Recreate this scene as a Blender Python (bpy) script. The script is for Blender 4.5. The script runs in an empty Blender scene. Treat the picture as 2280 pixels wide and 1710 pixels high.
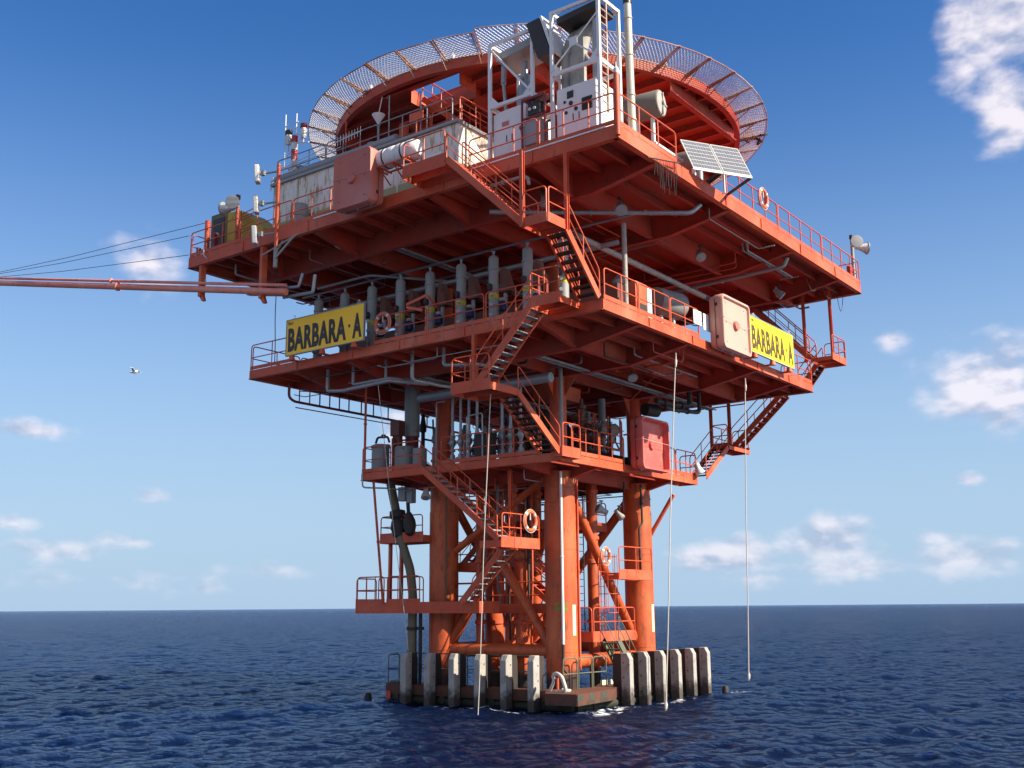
import bpy, math, random
import numpy as np
from mathutils import Vector, Matrix
random.seed(7)
C = bpy.context.scene
# ---------------------------------------------------------------- camera
YAW, PITCH, ROLL = math.radians(36.82436), math.radians(11.67592), math.radians(-0.45051)
CAM = Vector((-38.4222, -27.2085, 4.0))
fwd = Vector((math.cos(YAW)*math.cos(PITCH), math.sin(YAW)*math.cos(PITCH), math.sin(PITCH)))
rt = Vector((math.sin(YAW), -math.cos(YAW), 0)); up = rt.cross(fwd)
r2 = math.cos(ROLL)*rt + math.sin(ROLL)*up; u2 = -math.sin(ROLL)*rt + math.cos(ROLL)*up
cd = bpy.data.cameras.new('camera'); cam = bpy.data.objects.new('camera', cd); C.collection.objects.link(cam)
mm = Matrix((r2, u2, -fwd)).transposed().to_4x4(); mm.translation = CAM; cam.matrix_world = mm
cd.sensor_width = 36; cd.lens = 2403.998/2280*36; cd.clip_start = .1; cd.clip_end = 60000; C.camera = cam
# ---------------------------------------------------------------- light
SUN_EL = math.radians(36); SUN_AZ = math.radians(-76)          # azimuth from +X towards +Y
sd = Vector((math.cos(SUN_EL)*math.cos(SUN_AZ), math.cos(SUN_EL)*math.sin(SUN_AZ), math.sin(SUN_EL)))
sl = bpy.data.lights.new('sun', 'SUN'); so = bpy.data.objects.new('sun', sl); C.collection.objects.link(so)
sl.energy = 5.0; sl.angle = math.radians(.53); sl.color = (1, .87, .70)
so.rotation_euler = sd.to_track_quat('Z', 'Y').to_euler(); so.location = (0, -40, 60)
C.view_settings.view_transform = 'Standard'; C.view_settings.look = 'None'
C.view_settings.gamma = 1; C.view_settings.use_curve_mapping = False; C.view_settings.exposure = 1.12
# ---------------------------------------------------------------- world
W = bpy.data.worlds.new('World'); C.world = W; W.use_nodes = True
nt = W.node_tree; N = nt.nodes; L = nt.links; N.clear()
def nd(tree, t, **k):
    n = tree.nodes.new(t)
    for a, b in k.items(): setattr(n, a, b)
    return n
def mth(tree, op, a, b=None, c=None, clamp=False):
    n = tree.nodes.new('ShaderNodeMath'); n.operation = op; n.use_clamp = clamp
    for i, x in enumerate((a, b, c)):
        if x is None: continue
        if isinstance(x, (int, float)): n.inputs[i].default_value = x
        else: tree.links.new(x, n.inputs[i])
    return n.outputs[0]
out = nd(nt, 'ShaderNodeOutputWorld'); bg = nd(nt, 'ShaderNodeBackground'); L.new(bg.outputs[0], out.inputs[0])
sky = nd(nt, 'ShaderNodeTexSky'); sky.sky_type = 'NISHITA'; sky.sun_disc = False
sky.sun_elevation = SUN_EL; sky.sun_rotation = math.pi/2 - SUN_AZ
sky.altitude = 0; sky.air_density = 1.0; sky.dust_density = 0.15; sky.ozone_density = 1.8
SKY_S = 0.085; bg.inputs['Strength'].default_value = SKY_S
hs = nd(nt, 'ShaderNodeHueSaturation'); hs.inputs['Saturation'].default_value = 1.36; hs.inputs['Value'].default_value = .84; hs.inputs['Hue'].default_value = .511
L.new(sky.outputs[0], hs.inputs['Color'])
tc = nd(nt, 'ShaderNodeTexCoord'); sep = nd(nt, 'ShaderNodeSeparateXYZ'); L.new(tc.outputs['Generated'], sep.inputs[0])
az = mth(nt, 'ARCTAN2', sep.outputs[1], sep.outputs[0]); el = mth(nt, 'ARCSINE', sep.outputs[2])
az = mth(nt, 'MULTIPLY', az, 57.29578); el = mth(nt, 'MULTIPLY', el, 57.29578)
hz = nd(nt, 'ShaderNodeMapRange', interpolation_type='SMOOTHERSTEP'); L.new(el, hz.inputs[0]); hz.inputs[1].default_value = -6; hz.inputs[2].default_value = 33; hz.inputs[3].default_value = 1.0; hz.inputs[4].default_value = 0
air = nd(nt, 'ShaderNodeMix', data_type='RGBA'); L.new(hz.outputs[0], air.inputs[0]); L.new(hs.outputs[0], air.inputs[6]); air.inputs[7].default_value = (2.25, 3.2, 4.4, 1)   # pale sea air low over the horizon
# clouds seen low over the sea; the last, widest ones unseen, added as fill light: azimuth, elevation, half width, half height (degrees), density
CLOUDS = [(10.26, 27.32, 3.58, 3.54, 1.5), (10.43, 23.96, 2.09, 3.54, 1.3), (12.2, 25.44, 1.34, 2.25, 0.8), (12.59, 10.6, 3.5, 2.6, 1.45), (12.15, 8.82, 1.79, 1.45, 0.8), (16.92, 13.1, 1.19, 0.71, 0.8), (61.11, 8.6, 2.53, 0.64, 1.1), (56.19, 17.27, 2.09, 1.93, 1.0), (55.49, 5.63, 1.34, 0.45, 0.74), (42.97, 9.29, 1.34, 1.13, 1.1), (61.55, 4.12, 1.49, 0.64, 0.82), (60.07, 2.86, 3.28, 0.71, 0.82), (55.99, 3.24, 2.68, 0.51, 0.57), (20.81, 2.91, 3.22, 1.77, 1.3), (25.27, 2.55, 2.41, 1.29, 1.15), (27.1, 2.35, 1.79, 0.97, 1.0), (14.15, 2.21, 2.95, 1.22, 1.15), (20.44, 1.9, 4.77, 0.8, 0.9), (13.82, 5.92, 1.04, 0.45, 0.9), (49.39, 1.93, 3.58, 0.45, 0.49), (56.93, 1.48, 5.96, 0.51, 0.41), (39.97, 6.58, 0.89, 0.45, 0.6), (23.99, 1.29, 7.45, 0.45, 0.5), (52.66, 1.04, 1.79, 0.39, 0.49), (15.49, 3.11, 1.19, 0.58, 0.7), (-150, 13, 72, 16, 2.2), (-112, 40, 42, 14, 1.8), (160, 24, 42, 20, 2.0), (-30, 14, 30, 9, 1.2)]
acc = None
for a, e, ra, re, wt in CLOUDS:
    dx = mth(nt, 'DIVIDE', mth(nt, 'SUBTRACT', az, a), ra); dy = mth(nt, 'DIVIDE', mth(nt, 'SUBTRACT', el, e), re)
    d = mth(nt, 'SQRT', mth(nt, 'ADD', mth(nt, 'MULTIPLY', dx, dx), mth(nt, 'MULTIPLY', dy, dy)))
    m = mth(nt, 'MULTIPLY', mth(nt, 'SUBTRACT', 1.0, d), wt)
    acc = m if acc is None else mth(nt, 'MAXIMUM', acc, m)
cmb = nd(nt, 'ShaderNodeCombineXYZ'); L.new(az, cmb.inputs[0]); L.new(mth(nt, 'MULTIPLY', el, 1.7), cmb.inputs[1])
nz = nd(nt, 'ShaderNodeTexNoise'); nz.inputs['Scale'].default_value = .34; nz.inputs['Detail'].default_value = 5; nz.inputs['Roughness'].default_value = .48
L.new(cmb.outputs[0], nz.inputs['Vector'])
nz2 = nd(nt, 'ShaderNodeTexNoise'); nz2.inputs['Scale'].default_value = .34; nz2.inputs['Detail'].default_value = 5; nz2.inputs['Roughness'].default_value = .48
off = nd(nt, 'ShaderNodeVectorMath', operation='ADD'); L.new(cmb.outputs[0], off.inputs[0]); off.inputs[1].default_value = (-.35, .75, 0); L.new(off.outputs[0], nz2.inputs['Vector'])
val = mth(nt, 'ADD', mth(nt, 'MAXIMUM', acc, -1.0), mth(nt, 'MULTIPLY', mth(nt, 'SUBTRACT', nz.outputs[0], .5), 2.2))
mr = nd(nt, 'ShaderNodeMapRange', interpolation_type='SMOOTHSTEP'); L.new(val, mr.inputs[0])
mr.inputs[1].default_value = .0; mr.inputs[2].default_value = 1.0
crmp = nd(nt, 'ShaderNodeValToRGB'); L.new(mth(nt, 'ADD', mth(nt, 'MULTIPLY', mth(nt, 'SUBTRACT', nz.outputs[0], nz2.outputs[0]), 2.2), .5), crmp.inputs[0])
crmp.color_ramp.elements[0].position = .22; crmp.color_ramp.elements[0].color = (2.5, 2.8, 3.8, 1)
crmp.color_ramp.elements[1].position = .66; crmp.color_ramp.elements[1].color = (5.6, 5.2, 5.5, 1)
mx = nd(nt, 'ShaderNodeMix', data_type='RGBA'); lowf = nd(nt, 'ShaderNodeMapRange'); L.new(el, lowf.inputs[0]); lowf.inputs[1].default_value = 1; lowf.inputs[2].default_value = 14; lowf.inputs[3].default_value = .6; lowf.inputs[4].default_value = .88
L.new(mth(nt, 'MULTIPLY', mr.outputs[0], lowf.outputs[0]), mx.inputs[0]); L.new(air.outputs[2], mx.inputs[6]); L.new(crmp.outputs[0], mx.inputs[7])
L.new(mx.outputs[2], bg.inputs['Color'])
# ---------------------------------------------------------------- materials
def mat(name, col, rough=.5, metal=0, var=.25, rust=0.0, rustcol=(.13, .045, .02), scale=1.5, streak=0.0, bump=.05, wet=None, spec=.5, fade=None, faded=.3):
    m = bpy.data.materials.new(name); m.use_nodes = True; t = m.node_tree; b = t.nodes['Principled BSDF']; col = [c*.8 for c in col]
    g = nd(t, 'ShaderNodeNewGeometry'); P = g.outputs['Position']
    n1 = nd(t, 'ShaderNodeTexNoise'); n1.inputs['Scale'].default_value = scale; n1.inputs['Detail'].default_value = 6; n1.inputs['Roughness'].default_value = .65
    t.links.new(P, n1.inputs['Vector'])
    mxn = nd(t, 'ShaderNodeMix', data_type='RGBA'); t.links.new(n1.outputs[0], mxn.inputs[0])
    mxn.inputs[6].default_value = (*[c*(1-var) for c in col], 1); mxn.inputs[7].default_value = (*[min(1, c*(1+var)) for c in col], 1)
    cur = mxn.outputs[2]
    if fade:
        nf = nd(t, 'ShaderNodeTexNoise'); nf.inputs['Scale'].default_value = .55; nf.inputs['Detail'].default_value = 5; t.links.new(P, nf.inputs['Vector'])
        r = nd(t, 'ShaderNodeMapRange'); r.inputs[1].default_value = .45; r.inputs[2].default_value = .75; t.links.new(nf.outputs[0], r.inputs[0])
        k = nd(t, 'ShaderNodeMix', data_type='RGBA'); t.links.new(mth(t, 'MULTIPLY', r.outputs[0], faded), k.inputs[0]); t.links.new(cur, k.inputs[6]); k.inputs[7].default_value = (*fade, 1); cur = k.outputs[2]
    if rust > 0:
        mp = nd(t, 'ShaderNodeMapping'); t.links.new(P, mp.inputs[0]); mp.inputs['Scale'].default_value = (1, 1, 1-.85*streak)
        n2 = nd(t, 'ShaderNodeTexNoise'); n2.inputs['Scale'].default_value = 2.6+2*streak; n2.inputs['Detail'].default_value = 8; n2.inputs['Roughness'].default_value = .7
        t.links.new(mp.outputs[0], n2.inputs['Vector'])
        r = nd(t, 'ShaderNodeMapRange', interpolation_type='SMOOTHSTEP'); t.links.new(n2.outputs[0], r.inputs[0])
        r.inputs[1].default_value = .69-.30*rust; r.inputs[2].default_value = .80-.28*rust
        k = nd(t, 'ShaderNodeMix', data_type='RGBA'); t.links.new(mth(t, 'MULTIPLY', r.outputs[0], .85), k.inputs[0]); t.links.new(cur, k.inputs[6]); k.inputs[7].default_value = (*rustcol, 1); cur = k.outputs[2]
    if wet:                                    # tide mark: weed and wet steel below this height
        z0, wc = wet
        s = nd(t, 'ShaderNodeSeparateXYZ'); t.links.new(P, s.inputs[0])
        zz = mth(t, 'ADD', s.outputs[2], mth(t, 'MULTIPLY', mth(t, 'SUBTRACT', n1.outputs[0], .5), 1.1))
        r = nd(t, 'ShaderNodeMapRange', interpolation_type='SMOOTHSTEP'); t.links.new(zz, r.inputs[0])
        r.inputs[1].default_value = z0-.28; r.inputs[2].default_value = z0+.22
        k = nd(t, 'ShaderNodeMix', data_type='RGBA'); t.links.new(r.outputs[0], k.inputs[0]); k.inputs[6].default_value = (*wc, 1); t.links.new(cur, k.inputs[7]); cur = k.outputs[2]
    t.links.new(cur, b.inputs['Base Color'])
    rr = nd(t, 'ShaderNodeMapRange'); t.links.new(n1.outputs[0], rr.inputs[0]); rr.inputs[3].default_value = max(.02, rough-.12); rr.inputs[4].default_value = min(1, rough+.15)
    t.links.new(rr.outputs[0], b.inputs['Roughness'])
    b.inputs['Metallic'].default_value = metal; b.inputs['Specular IOR Level'].default_value = spec
    if bump:
        bp = nd(t, 'ShaderNodeBump'); bp.inputs['Strength'].default_value = bump*3; bp.inputs['Distance'].default_value = .02
        n3 = nd(t, 'ShaderNodeTexNoise'); n3.inputs['Scale'].default_value = 14; n3.inputs['Detail'].default_value = 4; t.links.new(P, n3.inputs['Vector'])
        t.links.new(n3.outputs[0], bp.inputs['Height']); t.links.new(bp.outputs[0], b.inputs['Normal'])
    return m
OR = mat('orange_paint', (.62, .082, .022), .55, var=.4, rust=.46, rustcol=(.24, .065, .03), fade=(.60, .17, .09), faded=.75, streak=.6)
ORR = mat('orange_rail_paint', (.68, .10, .030), .45, rust=.25, scale=5)
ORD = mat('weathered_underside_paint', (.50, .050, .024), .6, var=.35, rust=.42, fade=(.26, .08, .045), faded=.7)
LEG = mat('orange_leg_paint', (.55, .088, .016), .5, var=.35, rust=.62, rustcol=(.24, .055, .02), streak=.8, wet=(1.5, (.035, .02, .014)), fade=(.66, .17, .05), faded=.5)
MAR = mat('maroon_paint', (.20, .02, .03), .5, rust=.1)
PINK = mat('faded_red_plastic', (.60, .15, .10), .55, var=.22, rust=.3, fade=(.55, .24, .2), faded=.6)
PALE = mat('sunbleached_pink_plastic', (.68, .37, .30), .5, var=.1, rust=.2, rustcol=(.55, .25, .18), streak=.5)
REDB = mat('red_plastic', (.64, .11, .09), .5, var=.2, rust=.2, fade=(.75, .28, .24), faded=.8)
WHT = mat('white_paint', (.85, .85, .83), .45, var=.06, rust=.16, streak=.7, rustcol=(.34, .19, .08))
DHW = mat('stained_white_wall', (.84, .82, .74), .55, var=.10, rust=.68, streak=.9, rustcol=(.34, .20, .07), fade=(.50, .50, .32), faded=.6)
OLV = mat('olive_stripe_paint', (.40, .42, .20), .6, var=.2, rust=.3, streak=.8)
GRY = mat('grey_paint', (.30, .32, .33), .5, var=.15, rust=.15)
GRN = mat('grey_green_tank_paint', (.30, .33, .33), .5, var=.2, rust=.28, rustcol=(.11, .08, .06))
PIPE = mat('galvanised_pipe', (.38, .41, .43), .42, .35, var=.2, rust=.2)
DRK = mat('dark_steel', (.03, .028, .027), .6, var=.3, rust=.2)
BLK = mat('black_paint', (.012, .012, .013), .45, var=.2)
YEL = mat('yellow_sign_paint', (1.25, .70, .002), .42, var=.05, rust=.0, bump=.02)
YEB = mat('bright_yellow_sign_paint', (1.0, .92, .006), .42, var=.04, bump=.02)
YCR = mat('yellow_machine_paint', (.58, .38, .02), .5, var=.2, rust=.4)
OLD = mat('olive_machine_paint', (.16, .13, .03), .55, rust=.3)
YSM = mat('yellow_tag', (.62, .55, .03), .5)
CON = mat('concrete', (.38, .37, .34), .85, var=.35, rust=.45, rustcol=(.2, .16, .12), wet=(.80, (.055, .047, .040)), scale=3, bump=.25)
STB = mat('dark_backing_steel', (.035, .03, .028), .7, rust=.4, wet=(1.2, (.012, .012, .012)))  # near-black steel, darkest below the tide mark
BLD = mat('boat_landing_steel', (.12, .04, .022), .75, rust=.6, rustcol=(.09, .05, .03), wet=(.62, (.018, .024, .014)), scale=2.5)
GRS = mat('weathered_green_rail', (.13, .15, .10), .7, rust=.3)
WED = mat('green_weed', (.11, .19, .03), .9, scale=6)
ROPE = mat('pale_rope', (.60, .56, .50), .9, scale=20)
ROPD = mat('orange_cord', (.48, .14, .06), .9)
WIRE = mat('net_wire', (.85, .82, .80), .55, .3, rust=.25, scale=8, rustcol=(.3, .14, .08))
RUS = mat('rusty_frame', (.34, .15, .09), .7, rust=.5, fade=(.6, .5, .44), faded=.9, scale=6)
RING = mat('lifebuoy_orange', (.74, .15, .06), .5, var=.1, bump=0)
WTB = mat('lifebuoy_white_tape', (.75, .72, .68), .6, bump=0)
CELL = mat('solar_cell', (.17, .18, .21), .22, var=.5, scale=14, bump=0)
CELW = mat('solar_cell_lines', (.55, .57, .55), .4, var=.05, bump=0)
LAMPW = mat('lamp_white', (.66, .68, .66), .35, var=.05, bump=0)
GLS = mat('lamp_glass', (.35, .37, .37), .12, var=.05, bump=0)
REDL = mat('red_lens', (.14, .006, .012), .2, bump=0)
REDP = mat('red_band', (.55, .03, .03), .45, bump=0)
BLUE = mat('blue_valve_paint', (.02, .05, .20), .45)
TREE = mat('wellhead_paint', (.16, .05, .035), .55, rust=.4)
TRG = mat('wellhead_green', (.05, .065, .05), .6, rust=.3)
STRP = mat('cream_marker_paint', (.98, .86, .50), .5, var=.05)
GRB = mat('green_band_paint', (.18, .26, .04), .7, rust=.3)
BIRD = mat('bird_white', (.75, .75, .74), .7, bump=0)
DRUM = mat('dark_drum_paint', (.20, .19, .16), .6, var=.25, rust=.4)  # dark olive-grey drum body, mottled and rusted
BOOM = mat('sunlit_boom_paint', (.85, .24, .15), .55, var=.2, rust=.4, rustcol=(.35, .1, .05), fade=(.9, .42, .3), faded=.7)  # sunlight on the boom painted in as a paler orange, with rust and fading
HOOD = mat('dusty_brown_cover', (.26, .12, .09), .7, var=.3, rust=.4)
# ---------------------------------------------------------------- mesh helpers
ORG = {}
Z = Vector((0, 0, 1))
V = lambda *a: Vector(a)
class M:
    def __init__(s): s.v = []; s.f = []
    def add(s, vs, fs):
        k = len(s.v); s.v += [tuple(x) for x in vs]; s.f += [tuple(i+k for i in f) for f in fs]; return s
    def box(s, x0, x1, y0, y1, z0, z1):
        return s.add([(x0,y0,z0),(x1,y0,z0),(x1,y1,z0),(x0,y1,z0),(x0,y0,z1),(x1,y0,z1),(x1,y1,z1),(x0,y1,z1)],
            [(0,3,2,1),(4,5,6,7),(0,1,5,4),(1,2,6,5),(2,3,7,6),(3,0,4,7)])
    def bar(s, p, q, w, h, ref=None):           # box from p to q, w sideways, h along the up reference
        p = Vector(p); q = Vector(q); d = (q-p).normalized(); ref = Vector(ref) if ref else (Z if abs(d.z) < .98 else V(1,0,0))
        a = d.cross(ref).normalized()*(w/2); b = a.cross(d).normalized()*(h/2)
        return s.add([p-a-b,p+a-b,p+a+b,p-a+b,q-a-b,q+a-b,q+a+b,q-a+b], [(0,1,2,3),(7,6,5,4),(0,4,5,1),(1,5,6,2),(2,6,7,3),(3,7,4,0)])
    def ibeam(s, p, q, w, h, t=.03, ref=None):
        p = Vector(p); q = Vector(q); d = (q-p).normalized(); ref = Vector(ref) if ref else Z
        a = d.cross(ref).normalized(); b = a.cross(d).normalized()
        s.bar(p, q, t, h-2*t-.004, ref)
        for k in (-1, 1): s.bar(p+b*k*(h/2-t/2), q+b*k*(h/2-t/2), w, t, ref)
        return s
    def tube(s, p, q, r, n=8, r2=None):
        p = Vector(p); q = Vector(q); d = (q-p).normalized(); a = d.orthogonal().normalized(); b = d.cross(a); r2 = r if r2 is None else r2
        vs = [p+(a*math.cos(t)+b*math.sin(t))*r for t in [2*math.pi*i/n for i in range(n)]]+[q+(a*math.cos(t)+b*math.sin(t))*r2 for t in [2*math.pi*i/n for i in range(n)]]
        return s.add(vs, [(i, (i+1) % n, n+(i+1) % n, n+i) for i in range(n)]+[tuple(range(n))[::-1], tuple(range(n, 2*n))])
    def path(s, pts, r, n=6, fil=0, closed=False, seg=4):
        pts = [Vector(p) for p in pts]
        if fil:
            o = []; m = len(pts)
            for i, p in enumerate(pts):
                if not closed and i in (0, m-1): o.append(p); continue
                a = pts[i-1]-p; b = pts[(i+1) % m]-p; k = min(fil, a.length*.49, b.length*.49)
                A = p+a.normalized()*k; B = p+b.normalized()*k
                for j in range(seg+1):
                    t = j/seg; o.append(A*(1-t)**2+p*2*t*(1-t)+B*t*t)
            pts = o
        m = len(pts); ring = []; pa = None
        for i, p in enumerate(pts):
            if closed: d = (pts[(i+1) % m]-pts[i-1])
            else: d = pts[min(i+1, m-1)]-pts[max(i-1, 0)]
            d.normalize()
            a = d.orthogonal().normalized() if pa is None else (pa-d*pa.dot(d)).normalized()
            pa = a; b = d.cross(a); ring += [p+(a*math.cos(2*math.pi*k/n)+b*math.sin(2*math.pi*k/n))*r for k in range(n)]
        fs = []
        for i in range(m if closed else m-1):
            j = (i+1) % m
            fs += [(i*n+k, i*n+(k+1) % n, j*n+(k+1) % n, j*n+k) for k in range(n)]
        if not closed: fs += [tuple(range(n))[::-1], tuple(range((m-1)*n, m*n))]
        return s.add(ring, fs)
    def lathe(s, prof, o, ax=(0,0,1), n=16):     # prof: (radius, distance along axis)
        o = Vector(o); d = Vector(ax).normalized(); a = d.orthogonal().normalized(); b = d.cross(a); m = len(prof); vs = []
        for r, t in prof: vs += [o+d*t+(a*math.cos(2*math.pi*k/n)+b*math.sin(2*math.pi*k/n))*max(r, 1e-4) for k in range(n)]
        fs = [(i*n+k, i*n+(k+1) % n, (i+1)*n+(k+1) % n, (i+1)*n+k) for i in range(m-1) for k in range(n)]
        return s.add(vs, fs+[tuple(range(n))[::-1], tuple(range((m-1)*n, m*n))])
    def prism(s, pts, ext):                      # planar polygon pushed along a vector
        pts = [Vector(p) for p in pts]; e = Vector(ext); n = len(pts)
        return s.add(pts+[p+e for p in pts], [tuple(range(n))[::-1], tuple(range(n, 2*n))]+[(i, (i+1) % n, n+(i+1) % n, n+i) for i in range(n)])
def build(name, mesh, mt, parent=None, smooth=False, org=None, bevel=0, **tags):
    me = bpy.data.meshes.new(name)
    if parent is not None: o0 = ORG[parent.name]
    elif org is not None: o0 = Vector(org)
    else:
        a = np.array(mesh.v); lo = a.min(0); hi = a.max(0); o0 = Vector(((lo[0]+hi[0])/2, (lo[1]+hi[1])/2, lo[2]))
    me.from_pydata([(x-o0.x, y-o0.y, z-o0.z) for x, y, z in mesh.v], [], mesh.f)
    import bmesh
    bm = bmesh.new(); bm.from_mesh(me); bmesh.ops.recalc_face_normals(bm, faces=bm.faces); bm.to_mesh(me); bm.free()
    if smooth:
        me.polygons.foreach_set('use_smooth', [True]*len(me.polygons))
    ms = mt if isinstance(mt, (list, tuple)) else [mt]
    for x in ms: me.materials.append(x)
    o = bpy.data.objects.new(name, me); C.collection.objects.link(o)
    if smooth:
        md = o.modifiers.new('edge', 'EDGE_SPLIT'); md.split_angle = math.radians(38)
    if bevel:
        md = o.modifiers.new('bevel', 'BEVEL'); md.width = bevel; md.segments = 3; md.limit_method = 'ANGLE'
    if parent is not None: o.parent = parent
    else: o.location = o0
    ORG[o.name] = o0
    for k, v in tags.items(): o[k] = v
    return o
def thing(name, label, cat, loc, group=None):
    o = bpy.data.objects.new(name, None); o.empty_display_size = .3; C.collection.objects.link(o); o.location = loc
    o['label'] = label; o['category'] = cat
    if group: o['group'] = group
    ORG[o.name] = Vector(loc); return o
def dup(root, loc, label, rotz=None, group=None):
    def cp(o, par):
        c = o.copy(); C.collection.objects.link(c); ORG[c.name] = ORG[o.name]
        if par is not None: c.parent = par
        for ch in list(o.children): cp(ch, c)
        return c
    r = cp(root, None); r.location = loc; r['label'] = label; ORG[r.name] = Vector(loc)
    if rotz is not None: r.rotation_euler = (0, 0, rotz)
    if group: r['group'] = group
    return r
# ---------------------------------------------------------------- sea
SEA = .25
def make_sea():
    rr = [6.0]
    while rr[-1] < 30000: rr.append(rr[-1]*(1.005 if 18 < rr[-1] < 320 else 1.012 if rr[-1] < 900 else 1.05))
    rr = np.array(rr); a0 = YAW
    th = np.concatenate([a0+np.radians(np.linspace(-33, 33, 1250)), a0+np.radians(np.linspace(33, 327, 150))[1:-1]])
    Rg, T = np.meshgrid(rr, th, indexing='ij'); X = CAM.x+Rg*np.cos(T); Y = CAM.y+Rg*np.sin(T); Zz = np.zeros_like(X); DX = np.zeros_like(X); DY = np.zeros_like(X)
    rng = np.random.RandomState(4); dr = Rg*.0065
    for i in range(110):
        lam = .5*(7/.5)**(rng.rand()**1.3); ang = math.radians(74)+rng.normal()*.5+(rng.rand() < .15)*1.6; k = 2*math.pi/lam
        amp = .0048*lam**.8*(.6+.8*rng.rand())/(1+(lam/4.5)**2); fade = np.clip((lam/dr-1.1)/1.6, 0, 1)*np.clip(1.4-Rg/2600, 0, 1)
        ph = k*(X*math.cos(ang)+Y*math.sin(ang))+rng.rand()*6.28
        Zz += amp*fade*np.cos(ph); s = amp*fade*np.sin(ph)*.85; DX -= s*math.cos(ang); DY -= s*math.sin(ang)
    X = X+DX; Y = Y+DY
    n, m = X.shape; vs = np.stack([X, Y, Zz], -1).reshape(-1, 3)
    i = np.arange(n-1)[:, None]*m; j = np.arange(m)[None, :]; j2 = (j+1) % m
    f = np.stack([i+j, i+m+j, i+m+j2, i+j2], -1).reshape(-1, 4)
    ctr = len(vs); vs = np.vstack([vs, [[CAM.x, CAM.y, 0]]])
    me = bpy.data.meshes.new('sea'); me.vertices.add(len(vs)); me.vertices.foreach_set('co', vs.astype(np.float32).ravel())
    tri = np.stack([np.full(m, ctr), np.arange(m), (np.arange(m)+1) % m], -1)
    nl = f.size+tri.size; me.loops.add(nl); me.loops.foreach_set('vertex_index', np.concatenate([f.ravel(), tri.ravel()]).astype(np.int32))
    me.polygons.add(len(f)+len(tri)); st = np.concatenate([np.arange(len(f))*4, f.size+np.arange(len(tri))*3]).astype(np.int32)
    me.polygons.foreach_set('loop_start', st); me.polygons.foreach_set('use_smooth', np.ones(len(st), bool)); me.update(); me.validate()
    o = bpy.data.objects.new('sea', me); C.collection.objects.link(o); o.location = (0, 0, SEA); o['kind'] = 'structure'; o['label'] = 'dark blue choppy open sea around the platform'
    m_ = bpy.data.materials.new('sea_water'); m_.use_nodes = True; t = m_.node_tree; b = t.nodes['Principled BSDF']
    b.inputs['Base Color'].default_value = (.0015, .007, .032, 1); b.inputs['Specular IOR Level'].default_value = 0; b.inputs['Roughness'].default_value = .6
    g = nd(t, 'ShaderNodeNewGeometry'); mp = nd(t, 'ShaderNodeMapping'); t.links.new(g.outputs['Position'], mp.inputs[0])
    mp.inputs['Rotation'].default_value = (0, 0, math.radians(28)); mp.inputs['Scale'].default_value = (1, .55, 1)
    prev = None
    for sc, dist, st_ in ((.35, .7, .9), (2.4, .16, 1.0), (7.0, .06, 1.0)):
        n1 = nd(t, 'ShaderNodeTexNoise'); n1.inputs['Scale'].default_value = sc; n1.inputs['Detail'].default_value = 5; n1.inputs['Roughness'].default_value = .6; n1.inputs['Distortion'].default_value = .3
        t.links.new(mp.outputs[0], n1.inputs['Vector'])
        bp = nd(t, 'ShaderNodeBump'); bp.inputs['Strength'].default_value = st_; bp.inputs['Distance'].default_value = dist*2; t.links.new(n1.outputs[0], bp.inputs['Height'])
        if prev: t.links.new(prev, bp.inputs['Normal'])
        prev = bp.outputs[0]
    t.links.new(prev, b.inputs['Normal'])
    gl = nd(t, 'ShaderNodeBsdfGlossy'); gl.inputs['Roughness'].default_value = .06; gl.inputs['Color'].default_value = (.72, .80, .96, 1); t.links.new(prev, gl.inputs['Normal'])
    fr = nd(t, 'ShaderNodeFresnel'); fr.inputs['IOR'].default_value = 1.33; t.links.new(prev, fr.inputs['Normal'])
    wm = nd(t, 'ShaderNodeMixShader'); t.links.new(mth(t, 'MULTIPLY', fr.outputs[0], 1.0), wm.inputs[0]); t.links.new(b.outputs[0], wm.inputs[1]); t.links.new(gl.outputs[0], wm.inputs[2])   # rough water never mirrors fully, even at a grazing view
    # foam where the swell breaks on the boat landing
    nf = nd(t, 'ShaderNodeTexNoise'); nf.inputs['Scale'].default_value = 2.6; nf.inputs['Detail'].default_value = 7; nf.inputs['Roughness'].default_value = .7; t.links.new(g.outputs['Position'], nf.inputs['Vector'])
    s = nd(t, 'ShaderNodeSeparateXYZ'); t.links.new(g.outputs['Position'], s.inputs[0])
    acc = None
    for cx, cy, rx, ry, wgt in ((-4.0, -5.6, 2.6, .7, 1), (-5.3, -1, .6, 4.6, .8), (1.8, -5.3, 4.6, .55, .9), (6.6, -5.3, 1.7, .9, 1), (-5.0, 5.4, 1.1, .9, .9), (-3.4, 3, .8, 2, .8), (0, -3, 5, 1, .5)):
        dx = mth(t, 'DIVIDE', mth(t, 'SUBTRACT', s.outputs[0], cx), rx); dy = mth(t, 'DIVIDE', mth(t, 'SUBTRACT', s.outputs[1], cy), ry)
        d = mth(t, 'ADD', mth(t, 'MULTIPLY', dx, dx), mth(t, 'MULTIPLY', dy, dy)); q = mth(t, 'MULTIPLY', mth(t, 'SUBTRACT', 1.0, d, clamp=True), wgt)
        acc = q if acc is None else mth(t, 'MAXIMUM', acc, q)
    r = nd(t, 'ShaderNodeMapRange', interpolation_type='SMOOTHSTEP'); t.links.new(mth(t, 'ADD', mth(t, 'MULTIPLY', acc, .2), nf.outputs[0]), r.inputs[0]); r.inputs[1].default_value = .66; r.inputs[2].default_value = .80
    cap = nd(t, 'ShaderNodeMapRange'); t.links.new(acc, cap.inputs[0]); cap.inputs[2].default_value = .15
    fm = mth(t, 'MULTIPLY', r.outputs[0], cap.outputs[0], clamp=True)
    df = nd(t, 'ShaderNodeBsdfDiffuse'); df.inputs['Color'].default_value = (.62, .66, .68, 1)
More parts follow.
